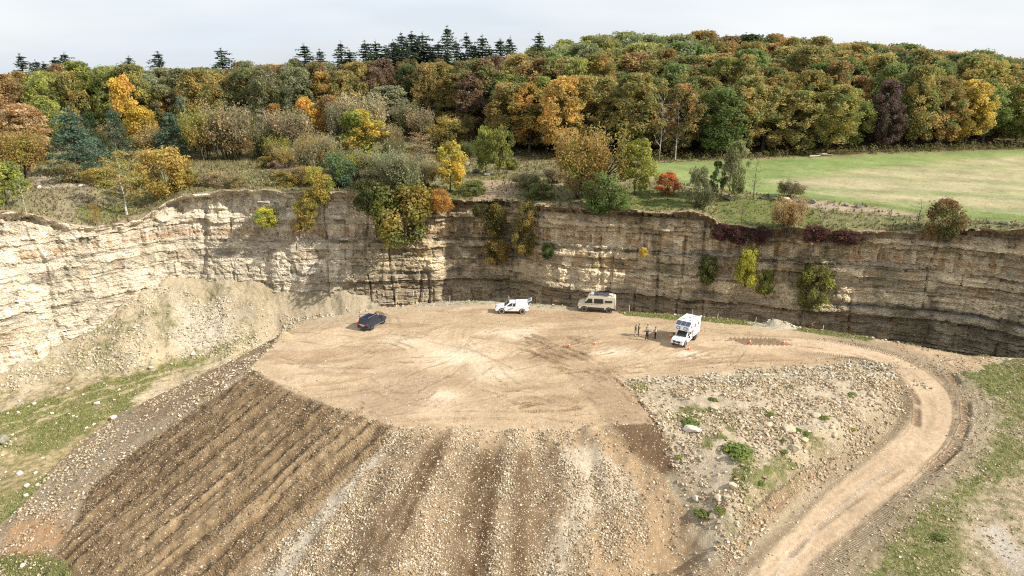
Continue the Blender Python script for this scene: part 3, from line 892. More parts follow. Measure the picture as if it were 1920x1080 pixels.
# marl seam near z = -0.5 weathers back
off += -0.30 * np.exp(-((zb + 0.6) / 0.28) ** 2) * (1 - left)
off = off - off[:, -1:] * sstep(1.2, 0.0, top_d)       # meets the land edge
PX_ = wx[:, None] + nxn[:, None] * off; PY_ = wy[:, None] + nyn[:, None] * off
# colours of the beds
c0 = np.array([0.68, 0.60, 0.465]); c1 = np.array([0.63, 0.515, 0.345])
colw = c0 * left[..., None] + c1 * (1 - left[..., None])
tw = (0.30 * (sh1 - 0.5) + 0.24 * b_tone[bid] * (1 - 0.5 * left) + 0.42 * (hsh - 0.5) + 0.42 * fbm(S, zb, 5, 5, 19, 0.65))[..., None]
colw = colw * (1 + tw)
och = ((hs2 > 0.80) & (b_hue[bid] > 0.45))[..., None] * (0.55 - 0.3 * left[..., None])
colw = colw * (1 - och) + np.array([0.50, 0.34, 0.17]) * och
red = (np.exp(-((zb - 6.6) / 0.45) ** 2) * sstep(0.25, 0.6, hs2))[..., None] * 0.75
colw = colw * (1 - red) + np.array([0.50, 0.30, 0.15]) * red
pale = (np.exp(-((zb - 5.6) / 0.35) ** 2) * sstep(-0.4, 0.2, vn(S, S * 0, 8, 20)))[..., None] * 0.7
colw = colw * (1 - pale) + np.array([0.55, 0.47, 0.38]) * pale
marl = (np.exp(-((zb + 0.6) / 0.4) ** 2) * sstep(-0.35, 0.25, vn(S, S * 0, 11, 27) + 0.4 * vn(S, S * 0, 2, 28)) * sstep(430, 640, Wpx))[..., None] * 0.85
colw = colw * (1 - marl) + np.array([0.13, 0.13, 0.14]) * marl
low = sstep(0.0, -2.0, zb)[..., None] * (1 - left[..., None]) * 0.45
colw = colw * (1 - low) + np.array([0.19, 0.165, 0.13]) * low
# weather stains that run down the old face
st = 0.75 * fbm(S, zb * 0.45, 6.5, 5, 22, 0.62) + 0.55 * fbm(S + 40, zb * 0.8, 15, 3, 29) + 0.30 * fbm(S, zb, 1.1, 3, 23)
stm = (sstep(0.05, 0.38, st) * (1 - left * 0.8))[..., None] * 0.74
colw = colw * (1 - stm) + np.array([0.19, 0.155, 0.10]) * stm
# soil cap
cap = (sstep(2.4, 0.8, top_d + 1.6 * fbm(S, zb, 4, 3, 24)) * (1 - 0.92 * left))[..., None] * 0.85
colw = colw * (1 - cap) + np.array([0.30, 0.225, 0.14]) * cap
moss = (sstep(0.1, 0.5, fbm(S, zb * 0.6, 4, 4, 25)) * (1 - left))[..., None] * 0.35
colw = colw * (1 - moss) + np.array([0.16, 0.15, 0.065]) * moss
idw_ = np.arange(PX_.size).reshape(PX_.shape)
Fw = np.stack([idw_[:-1, :-1], idw_[:-1, 1:], idw_[1:, 1:], idw_[1:, :-1]], -1).reshape(-1, 4)[:, ::-1]
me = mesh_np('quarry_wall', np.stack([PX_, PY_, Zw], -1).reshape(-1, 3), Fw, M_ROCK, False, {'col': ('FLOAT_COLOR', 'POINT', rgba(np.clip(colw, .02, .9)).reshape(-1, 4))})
o = link('rock_cliff', me); o['kind'] = 'structure'
WALL_PTS = (wx, wy, wrz, nxn, nyn)

# ------------------------------------------------------------------ land above the wall, from the rim back to the horizon
back = np.concatenate([np.arange(0, 30, 0.4), np.arange(30, 75, 0.9), np.arange(75, 190, 2.5), np.geomspace(190, 4000, 24)])
sub = slice(0, None, 2)
ux = wx[sub] - 0.0; uy = wy[sub] + 25.0; ul = np.hypot(ux, uy); ux = ux / ul; uy = uy / ul
LX = wx[sub][:, None] + ux[:, None] * back[None]; LY = wy[sub][:, None] + uy[:, None] * back[None]
LZ = H_land(LX, LY)
far = sstep(190, 400, back)[None]
LZ = LZ * (1 - far) + (14.0 - 60.0 * sstep(300, 3000, back)[None]) * far
bk = np.repeat(back[None], LX.shape[0], 0)
LZ = np.where(bk < 2.5, wrz[sub][:, None] * sstep(2.5, 0, bk) + LZ * (1 - sstep(2.5, 0, bk)), LZ)
LZ += 0.10 * fbm(LX, LY, 1.3, 3, 105) * sstep(0, 3, bk) * (bk < 90)


def land_z(x, y):
    return float(H_land(x, y))


X, Y = LX, LY
col = np.empty(X.shape + (3,)); grav = np.zeros(X.shape); grass = np.zeros(X.shape); lug = np.zeros(X.shape)
wob = 0.8 * fbm(X, Y, 3.2, 4, 111) + 0.3 * fbm(X, Y, 0.9, 2, 112)
one = np.ones(X.shape)
lay(one, (0.30, 0.26, 0.14), 0.2, 0.48)
lay(sstep(0.0, 0.4, fbm(X, Y, 9, 4, 113)) * 0.8, (0.29, 0.235, 0.14), 0.25, 0.34)
lay(sstep(0.15, 0.5, fbm(X, Y, 5, 4, 114)) * 0.7, (0.20, 0.165, 0.095), 0.1, 0.36)
lay(sstep(2.5, 0.6, bk + wob) * 0.8, (0.31, 0.235, 0.15), 0.6, 0.15)
lay(zone([(40, 330), (120, 330), (200, 345), (215, 420), (100, 420), (60, 380)], 2, 2), (0.24, 0.20, 0.125), 0.55, 0.32)
lay(zone([(60, 332), (130, 330), (170, 350), (90, 352)], 1, 1.5) * 0.8, (0.50, 0.42, 0.32), 0.9, 0.05)
lay(zone([(140, 385), (240, 378), (250, 400), (150, 415)], 1, 1.2), (0.26, 0.24, 0.11), 0.2, 0.55)
lay(zone([(500, 300), (560, 292), (580, 318), (510, 320)], 1, 1.5), (0.24, 0.15, 0.10), 0.3, 0.1)
lay(zone([(880, 335), (960, 340), (970, 360), (920, 375), (860, 380), (870, 350)], 1, 1.5), (0.30, 0.21, 0.13), 0.8, 0.1)
lay(zone([(845, 345), (900, 350), (880, 372), (840, 372)], 1, 1.5) * .6, (0.2, 0.22, 0.08), 0.1, 0.8)
lay(zone([(960, 312), (1050, 318), (1060, 342), (960, 335)], 1.5, 1.5), (0.36, 0.32, 0.18), 0.15, 0.5)
# green ledge over the right-hand wall
lay(zone([(1345, 372), (1420, 366), (1500, 385), (1560, 395), (1640, 412), (1600, 432), (1480, 424), (1360, 420)], 0.8, 1.2), (0.13, 0.21, 0.035), 0.1, 0.9)
lay(zone([(1500, 385), (1600, 392), (1720, 404), (1920, 420), (1920, 432), (1640, 432), (1540, 425)], 0.8, 1.4), (0.25, 0.23, 0.12), 0.35, 0.45)
lay(zone([(1470, 372), (1600, 385), (1720, 396), (1720, 404), (1600, 396), (1480, 384)], 0.6, 0.8), (0.34, 0.27, 0.19), 0.2, 0.12)
lay(zone([(1130, 360), (1220, 352), (1300, 372), (1300, 392), (1140, 392)], 1, 1.4), (0.16, 0.18, 0.06), 0.15, 0.7)
# the field
FIELD = hits([(1222, 306), (1400, 299), (1650, 289), (1920, 280), (2150, 272), (2150, 440), (1920, 416), (1700, 397), (1500, 371), (1420, 362), (1222, 336)])
mfld = zone(None, 0.5, 0.5, FIELD)
fr = X * 0.25 + Y * 0.97 + 0.6 * vn(X, Y, 30, 115)
fn = fbm(X * 0.35, fr, 3.2, 4, 116)
fcol = np.array([0.20, 0.25, 0.085]) + fn[..., None] * np.array([0.075, 0.045, 0.03])
col[:] = col * (1 - mfld[..., None]) + fcol * mfld[..., None]; grav *= 1 - mfld; grass[:] = grass * (1 - mfld) + 0.22 * mfld
tanz = zone([(1430, 338), (1600, 320), (1760, 303), (1960, 290), (2150, 290), (2150, 420), (1920, 400), (1740, 385), (1600, 372), (1500, 358)], 3.0, 2.5) * mfld
tcol = np.array([0.37, 0.32, 0.19]) + fn[..., None] * np.array([0.10, 0.06, 0.04])
kk = (tanz * (0.72 + 0.5 * fbm(X * 0.3, fr, 5, 4, 118)))[..., None].clip(0, 1)
col[:] = col * (1 - kk) + tcol * kk
mt = strip([(1440, 366), (1560, 376), (1700, 392), (1920, 412), (2100, 430)], 0.5, 0.3, 0.4)[0]; lay(mt * 0.6, (0.14, 0.15, 0.05))
mt = strip([(1480, 352), (1600, 372), (1760, 388), (1960, 404)], 0.35, 0.3, 0.4)[0]; lay(mt * 0.4, (0.42, 0.35, 0.19))
# leaf litter under the woods
WOOD_EDGE = hits([(-500, 300), (0, 285), (250, 268), (450, 262), (640, 258), (760, 240), (860, 262), (950, 292), (1050, 300), (1225, 302), (1400, 296), (1650, 287), (1920, 279), (2250, 268)])
wood = np.concatenate([WOOD_EDGE, [(500, 200), (500, 900), (-600, 900), (-600, 160)]])
mw = zone(None, 2.5, 1.5, wood); lay(mw, (0.13, 0.085, 0.045), 0.05, 0.15)
nx, ny = X.shape
ids = np.arange(nx * ny).reshape(nx, ny)
F = np.stack([ids[:-1, :-1], ids[1:, :-1], ids[1:, 1:], ids[:-1, 1:]], -1).reshape(-1, 4)
V = np.stack([X, Y, LZ], -1).reshape(-1, 3)
CA = rgba(np.clip(col, 0.01, 0.9)).reshape(-1, 4)
WA = np.stack([grav, grass, lug, np.ones_like(lug)], -1).reshape(-1, 4)
LA = np.zeros((nx * ny, 3))
ex = np.stack([np.gradient(q, axis=0) for q in (X, Y, LZ)], -1); ey = np.stack([np.gradient(q, axis=1) for q in (X, Y, LZ)], -1)
N_ = np.cross(ey, ex); N_ /= np.linalg.norm(N_, axis=-1, keepdims=True) + 1e-9; N_ *= np.sign(N_[..., 2:3] + 1e-9)
NA = N_.reshape(-1, 3)
sel_field = fm(mfld > 0.5)
piece('field', sel_field); piece('upper_ground', ~sel_field)
# distant and unseen ground, one sheet out to the horizon
g = mesh_np('ground', [(-4000, -4000, -60), (4000, -4000, -60), (4000, 4000, -60), (-4000, 4000, -60)], [[0, 1, 2, 3]], plain('far_ground', (0.2, 0.19, 0.1), 0.95, vary=0.2, scale=0.02))
o = link('ground', g); o['kind'] = 'structure'
# ------------------------------------------------------------------ plants: prototypes
def tubes(segs, sides=5):
    """segs: list of (p0, p1, r0, r1) -> one mesh of tapered tubes"""
    vs, fs = [], []
    for p0, p1, r0, r1 in segs:
        p0 = np.asarray(p0, float); p1 = np.asarray(p1, float)
        d = p1 - p0; d = d / (np.linalg.norm(d) + 1e-9)
        a = np.cross(d, [0.31, 0.17, 0.93] if abs(d[2]) < 0.9 else [1, 0, 0]); a /= np.linalg.norm(a) + 1e-9
        b = np.cross(d, a)
        n = sides if r0 > 0.05 else 3
        ang = np.arange(n) * 2 * math.pi / n
        ring = np.cos(ang)[:, None] * a + np.sin(ang)[:, None] * b
        k = len(vs)
        vs.extend((p0 - d * r0 * 0.3 + ring * r0).tolist()); vs.extend((p1 + d * r1 * 0.3 + ring * r1).tolist())
        for i in range(n):
            j = (i + 1) % n
            fs.append((k + i, k + j, k + n + j, k + n + i))
    return np.array(vs), np.array(fs)


def leaf_quads(P, Nn, size, rng, aspect=0.62):
    """one leaf spray (a kite) per point"""
    n = len(P)
    r = rng.normal(size=(n, 3)); t = np.cross(Nn, r); t /= np.linalg.norm(t, axis=1, keepdims=True) + 1e-9
    b = np.cross(Nn, t)
    s = (size * rng.uniform(0.6, 1.35, n))[:, None]
    q = np.stack([P - t * s, P + b * s * aspect + Nn * s * 0.15, P + t * s, P - b * s * aspect + Nn * s * 0.12], 1)
    return q.reshape(-1, 3), np.arange(n * 4).reshape(n, 4)


def leaf_mesh(name, P, Nn, size, var, rng, aspect=0.62):
    v, f = leaf_quads(P, Nn, size, rng, aspect)
    return mesh_np(name, v, f, M_LEAF, False, {'var': ('FLOAT', 'POINT', np.repeat(np.clip(var, 0, 1), 4))})


def unit(n, rng):
    d = rng.normal(size=(n, 3)); return d / np.linalg.norm(d, axis=1, keepdims=True)


def lobes_crown(name, lobes, n, size, rng, flat=1.0, inner=0.45, out=0.65, up=0.25):
    """lobes: (cx, cy, cz, r); leaves sit in the outer shell of each lobe"""
    lobes = np.array(lobes)
    w = lobes[:, 3] ** 2; cnt = rng.multinomial(n, w / w.sum())
    P, Nn, var = [], [], []
    for (cx, cy, cz, r), c in zip(lobes, cnt):
        d = unit(c, rng)
        rr = r * (inner + (1.08 - inner) * rng.random(c) ** 0.55) * np.where(rng.random(c) < 0.12, rng.uniform(1.1, 1.5, c), 1.0)
        p = d * rr[:, None]; p[:, 2] *= flat
        P.append(p + [cx, cy, cz])
        q = d * out + unit(c, rng) * (1 - out * 0.6) + [0, 0, up]
        Nn.append(q / np.linalg.norm(q, axis=1, keepdims=True))
        var.append(np.clip(0.5 + rng.normal(0, 0.16) + rng.normal(0, 0.17, c), 0, 1))
    return leaf_mesh(name, np.concatenate(P), np.concatenate(Nn), size, np.concatenate(var), rng)


def limbs(rng, H, top, base_r, n_limb, spread, fork0=0.25, wob=0.03, tip=None):
    """trunk and limbs; returns segments and limb tips"""
    segs, tips = [], []
    npt = 6
    pts = [np.array([rng.normal(0, wob) * H * k / npt, rng.normal(0, wob) * H * k / npt, top * H * k / npt]) for k in range(npt + 1)]
    for k in range(npt):
        r0 = base_r * (1 - 0.85 * k / npt) * (1.35 if k == 0 else 1); r1 = base_r * (1 - 0.85 * (k + 1) / npt)
        segs.append((pts[k], pts[k + 1], r0, r1))
    for i in range(n_limb):
        f = fork0 + (0.97 - fork0) * (i + rng.random() * 0.7) / n_limb
        q = f * npt; k = min(int(q), npt - 1); p = pts[k] + (pts[k + 1] - pts[k]) * (q - k)
        a = i * 2.4 + rng.normal(0, 0.4)
        L = spread * (1 - 0.55 * (f - fork0) / (1 - fork0)) * rng.uniform(0.7, 1.1)
        rise = rng.uniform(0.35, 0.9)
        mid = p + np.array([math.cos(a), math.sin(a), rise]) * L * 0.5
        end = mid + np.array([math.cos(a + rng.normal(0, .3)), math.sin(a + rng.normal(0, .3)), rise * rng.uniform(0.7, 1.6)]) * L * 0.5
        r = base_r * 0.38 * (1 - 0.5 * f)
        segs += [(p, mid, r, r * 0.6), (mid, end, r * 0.6, r * 0.2)]
        tips += [mid, end]
    return segs, tips


def trunk_mesh(name, segs):
    v, f = tubes(segs)
    return mesh_np(name, v, f, M_BARK, True)


PROTO = {}


def add_proto(kind, crown, trunk, H, W):
    co = np.empty(len(crown.vertices) * 3, np.float32); crown.vertices.foreach_get('co', co); co = co.reshape(-1, 3)
    H = float(np.percentile(co[:, 2], 99.7)); W = 2 * float(np.percentile(np.hypot(co[:, 0], co[:, 1]), 94))
    PROTO.setdefault(kind, []).append((crown, trunk, H, W))


def env_lobes(rng, n, z0, H, R, rmin, rmax, power=0.75, fill=0.8, shape=0.55):
    """lobes spread over the skin of a crown envelope, uneven"""
    L = []
    lean = rng.normal(0, 0.06, 2)
    for i in range(n):
        t = rng.random() ** power
        z = z0 + (H - z0) * t
        prof = max(0.05, math.sin(math.pi * min(0.97, 0.10 + 0.86 * t)) ** shape)
        a = rng.random() * 2 * math.pi
        bul = 1 + 0.22 * math.sin(2 * a + 3 * t + i * 0.01) + rng.normal(0, 0.10)
        r = rng.uniform(rmin, rmax) * (0.75 + 0.25 * prof)
        rad = max(0, R * prof * bul - r * 0.6) * (fill + (1 - fill) * rng.random())
        L.append((rad * math.cos(a) + lean[0] * z, rad * math.sin(a) + lean[1] * z, min(z, H - r * 0.8), r))
    return L


for k in range(7):        # tall woodland broadleaf trees, crowned nearly to the ground on the light side
    rng = np.random.default_rng(100 + k)
    H, R = 20.0, rng.uniform(4.2, 5.4)
    segs, tips = limbs(rng, H, 0.86, 0.32, 11, 5.0, 0.3)
    L = env_lobes(rng, 150, 1.8 + 1.5 * rng.random(), H, R, 0.45, 1.45, 0.85, 0.72, rng.uniform(0.45, 0.8))
    add_proto('wood', lobes_crown('woodland_crown', L, 12000, 0.25, rng, 1.0, 0.3, 0.42), trunk_mesh('woodland_trunk', segs), H, 2 * R)
for k in range(4):        # open-grown small trees (maple, cherry)
    rng = np.random.default_rng(200 + k)
    H, R = 9.0, 2.9
    segs, tips = limbs(rng, H, 0.85, 0.13, 10, 3.2, 0.18)
    L = env_lobes(rng, 50, 1.2, H, R, 0.5, 1.05, 0.9, 0.7, 0.6)
    add_proto('maple', lobes_crown('maple_crown', L, 5200, 0.18, rng, 0.85, 0.35, 0.6), trunk_mesh('maple_trunk', segs), H, 2 * R)
for k in range(4):        # dense rounded bushes
    rng = np.random.default_rng(300 + k)
    H, R = 5.0, 2.6
    segs = []
    for i in range(9):
        a = i * 0.7; e = np.array([math.cos(a) * 1.6, math.sin(a) * 1.6, rng.uniform(2.4, 3.6)])
        segs.append(((0.1 * math.cos(a), 0.1 * math.sin(a), -0.2), e * 0.5, 0.06, 0.04)); segs.append((e * 0.5, e, 0.04, 0.012))
    L = env_lobes(rng, 52, 0.4, H, R, 0.4, 0.9, 1.0, 0.6, 0.4)
    add_proto('bush', lobes_crown('bush_foliage', L, 5200, 0.14, rng, 0.9, 0.3, 0.55), trunk_mesh('bush_stems', segs), H, 2 * R)
for k in range(5):        # twiggy, half-bare willows and thorn: many rods, thin leaf
    rng = np.random.default_rng(400 + k)
    segs, P, Nn, var = [], [], [], []
    for i in range(11):
        a = i * 0.571 + rng.normal(0, 0.2); sp = rng.uniform(0.25, 1.05)
        m1 = np.array([math.cos(a) * sp * 1.3, math.sin(a) * sp * 1.3, 1.0 + 0.9 * rng.random()])
        segs.append(((0.25 * math.cos(a), 0.25 * math.sin(a), -0.2), m1, 0.09, 0.06))
        for j in range(6):
            b = a + rng.normal(0, 0.8)
            m2 = m1 + np.array([math.cos(b) * sp * 1.25, math.sin(b) * sp * 1.25, rng.uniform(0.1, 2.3)])
            segs.append((m1, m2, 0.05, 0.028))
            tone_ = rng.normal(0, 0.13)
            for q in range(6):
                c = b + rng.normal(0, 1.0)
                e = m2 + np.array([math.cos(c) * rng.uniform(0.2, 1.0), math.sin(c) * rng.uniform(0.2, 1.0), rng.uniform(-0.2, 1.7)])
                segs.append((m2, e, 0.02, 0.007))
                n = 20
                pp = m2 + (e - m2) * rng.uniform(-0.2, 1.2, n)[:, None] + rng.normal(0, 0.24, (n, 3))
                P.append(pp); Nn.append(unit(n, rng) + [0, 0, 0.4]); var.append(np.clip(0.5 + tone_ + rng.normal(0, 0.2, n), 0, 1))
    P = np.concatenate(P); Nn = np.concatenate(Nn); Nn /= np.linalg.norm(Nn, axis=1, keepdims=True)
    add_proto('thorn', leaf_mesh('thin_foliage', P, Nn, 0.115, np.concatenate(var), rng, 0.5), trunk_mesh('many_stems', segs), 6, 6)
for k in range(3):        # weeping-light birches, and bare birches
    rng = np.random.default_rng(500 + k)
    H = 10.0
    segs, tips = limbs(rng, H, 0.97, 0.11, 20, 2.3, 0.2, 0.012)
    extra, P = [], []
    for t in tips:
        for q in range(4):
            e = t + np.array([rng.normal(0, 0.5), rng.normal(0, 0.5), rng.uniform(-0.2, 0.9)])
            extra.append((t, e, 0.014, 0.006))
            P.append(t + (e - t) * rng.uniform(0, 1.2, 12)[:, None] + rng.normal(0, 0.2, (12, 3)))
    P = np.concatenate(P); n = len(P)
    Nn = unit(n, rng)
    tm = trunk_mesh('birch_stem', segs + extra)
    add_proto('birch', leaf_mesh('birch_foliage', P, Nn, 0.12, np.clip(0.5 + rng.normal(0, 0.2, n), 0, 1), rng, 0.55), tm, H, 4.4)
    few = rng.random(n) < 0.10
    add_proto('bare', leaf_mesh('last_leaves', P[few], Nn[few], 0.11, np.clip(0.5 + rng.normal(0, 0.2, few.sum()), 0, 1), rng, 0.5), tm, H, 4.4)
for k in range(3):        # pines: layered plates of needles on long limbs
    rng = np.random.default_rng(600 + k)
    H = 11.0
    segs, L = [((0, 0, -0.3), (0.1, 0, H * 0.5), 0.2, 0.13), ((0.1, 0, H * 0.5), (0, 0.1, H * 0.96), 0.13, 0.03)], []
    for lev in range(9):
        z = 0.8 + lev * (H - 1.6) / 9
        L0 = (3.7 * (1 - lev / 10.5)) * rng.uniform(0.75, 1.1)
        nb = 6 if lev < 6 else 4
        for b in range(nb):
            a = b * 2 * math.pi / nb + lev * 0.7 + rng.normal(0, 0.25); q = L0 * rng.uniform(0.7, 1.12)
            e = np.array([math.cos(a) * q, math.sin(a) * q, z + q * rng.uniform(0.12, 0.45)])
            segs.append(((0, 0, z), e, 0.05, 0.015))
            L.append((*e, rng.uniform(0.6, 1.0))); L.append((e[0] * .6, e[1] * .6, z + (e[2] - z) * .6, rng.uniform(0.5, 0.85)))
    L.append((0, 0.1, H - 0.5, 0.6)); L.append((0.2, 0, H - 1.3, 0.7))
    add_proto('pine', lobes_crown('pine_needles', L, 4600, 0.17, rng, 0.6, 0.2, 0.3, 0.6), trunk_mesh('pine_trunk', segs), H, 7.2)
for k in range(4):        # spruces: drooping whorls, narrow spire
    rng = np.random.default_rng(700 + k)
    H = 24.0
    segs, P, Nn, var = [((0, 0, -0.5), (0, 0, H * 0.98), 0.28, 0.03)], [], [], []
    nl = 26
    for lev in range(nl):
        f = lev / nl
        z = 4 + (H - 4.6) * f
        L0 = (3.4 * (1 - f) ** 0.6 + 0.3) * rng.uniform(0.6, 1.25); lop = rng.uniform(0, 6.28)
        nb = 8
        for b in range(nb):
            if rng.random() < 0.28: continue
            a = b * 2 * math.pi / nb + lev * 0.9 + rng.normal(0, 0.2); q = L0 * rng.uniform(0.5, 1.15) * (1 + 0.3 * math.cos(a - lop))
            n = int(10 + 14 * q / 3.6)
            t = rng.random(n)
            p = np.stack([np.cos(a) * q * t, np.sin(a) * q * t, z + q * (0.30 * t - 0.42 * t * t) + 0 * t], 1) + rng.normal(0, 0.16, (n, 3)) * [1, 1, 0.8]
            P.append(p); Nn.append(unit(n, rng) * 0.7 + [0, 0, 0.7]); var.append(np.clip(0.35 + 0.3 * t + rng.normal(0, 0.15, n), 0, 1))
            if q > 1: segs.append(((0, 0, z), (math.cos(a) * q * .9, math.sin(a) * q * .9, z - q * 0.25), 0.035, 0.012))
    P.append(np.array([[0, 0, H - 0.3 * i] for i in range(8)]) + rng.normal(0, 0.06, (8, 3))); Nn.append(unit(8, rng)); var.append(np.full(8, .5))
    P = np.concatenate(P); Nn = np.concatenate(Nn); Nn /= np.linalg.norm(Nn, axis=1, keepdims=True)
    add_proto('spruce', leaf_mesh('spruce_needles', P, Nn, 0.34, np.concatenate(var), rng, 0.4), trunk_mesh('spruce_trunk', segs), H, 7.0)

PAL = {   # leaf tones (albedo), spoken name
    'olive green': (0.140, 0.165, 0.045), 'dark green': (0.058, 0.085, 0.029), 'rust orange': (0.286, 0.150, 0.044), 'russet brown': (0.215, 0.117, 0.049),
    'golden yellow': (0.481, 0.325, 0.046), 'yellow-green': (0.280, 0.280, 0.052), 'ochre': (0.338, 0.227, 0.058), 'purple-brown': (0.124, 0.081, 0.062),
    'pale grey-green': (0.240, 0.254, 0.124), 'fresh green': (0.145, 0.215, 0.050), 'blue-green': (0.095, 0.150, 0.095), 'bright orange': (0.468, 0.240, 0.049),
    'grey-olive': (0.240, 0.215, 0.111), 'pinkish tan': (0.32, 0.25, 0.15), 'pinkish old': (0.429, 0.267, 0.163), 'spruce green': (0.07, 0.105, 0.075), 'tan': (0.390, 0.293, 0.143),
    'dark olive': (0.111, 0.111, 0.036), 'maroon': (0.111, 0.046, 0.039), 'lime yellow': (0.494, 0.468, 0.058), 'old gold': (0.338, 0.247, 0.052), 'red-orange': (0.468, 0.130, 0.046)}
BARK = {'grey': (0.10, 0.085, 0.065), 'white': (0.50, 0.47, 0.41), 'brown': (0.075, 0.052, 0.036)}
CROWN_NAME = {'wood': 'crown', 'maple': 'crown', 'bush': 'foliage', 'thorn': 'crown', 'birch': 'crown', 'bare': 'crown', 'pine': 'crown', 'spruce': 'crown'}
STEM_NAME = {'bush': 'stems'}


def plant(name, kind, loc, h, w, a, b=None, label=None, cat='tree', group=None, bark='grey', seed=None, sink=0.1, tilt=(0, 0)):
    rng = np.random.default_rng(seed if seed is not None else int(RNG.integers(1 << 30)))
    crown, trunk, H, W = PROTO[kind][int(rng.integers(len(PROTO[kind])))]
    root = empty(name, (float(loc[0]), float(loc[1]), float(loc[2]) - sink), float(rng.random() * 6.28))
    tag(root, label, cat, group)
    s = (w / W, w / W, h / H)
    ta = np.array(PAL[a]); tb = np.array(PAL[b or a])
    ta, tb = (q.max() * (1.5 if kind == 'wood' else 1.32) * (q / q.max()) ** (0.72 if kind == 'wood' else 0.82) for q in (ta, tb))        # many leaf-to-leaf bounces deepen the colour again
    j = rng.normal(0, 0.07) + rng.normal(0, 0.025, 3)
    for me, nm in ((trunk, STEM_NAME.get(kind, 'trunk')), (crown, CROWN_NAME[kind])):
        o = link(nm, me, root); o.scale = s
        o.rotation_euler = (tilt[0], tilt[1], 0)
        if me is crown:
            o['leaf_a'] = [float(q) for q in np.clip(ta * (1 + j), 0.01, 0.9)]; o['leaf_b'] = [float(q) for q in np.clip(tb * (1 + j), 0.01, 0.9)]
        else:
            o['bark_a'] = list(BARK[bark])
    return root
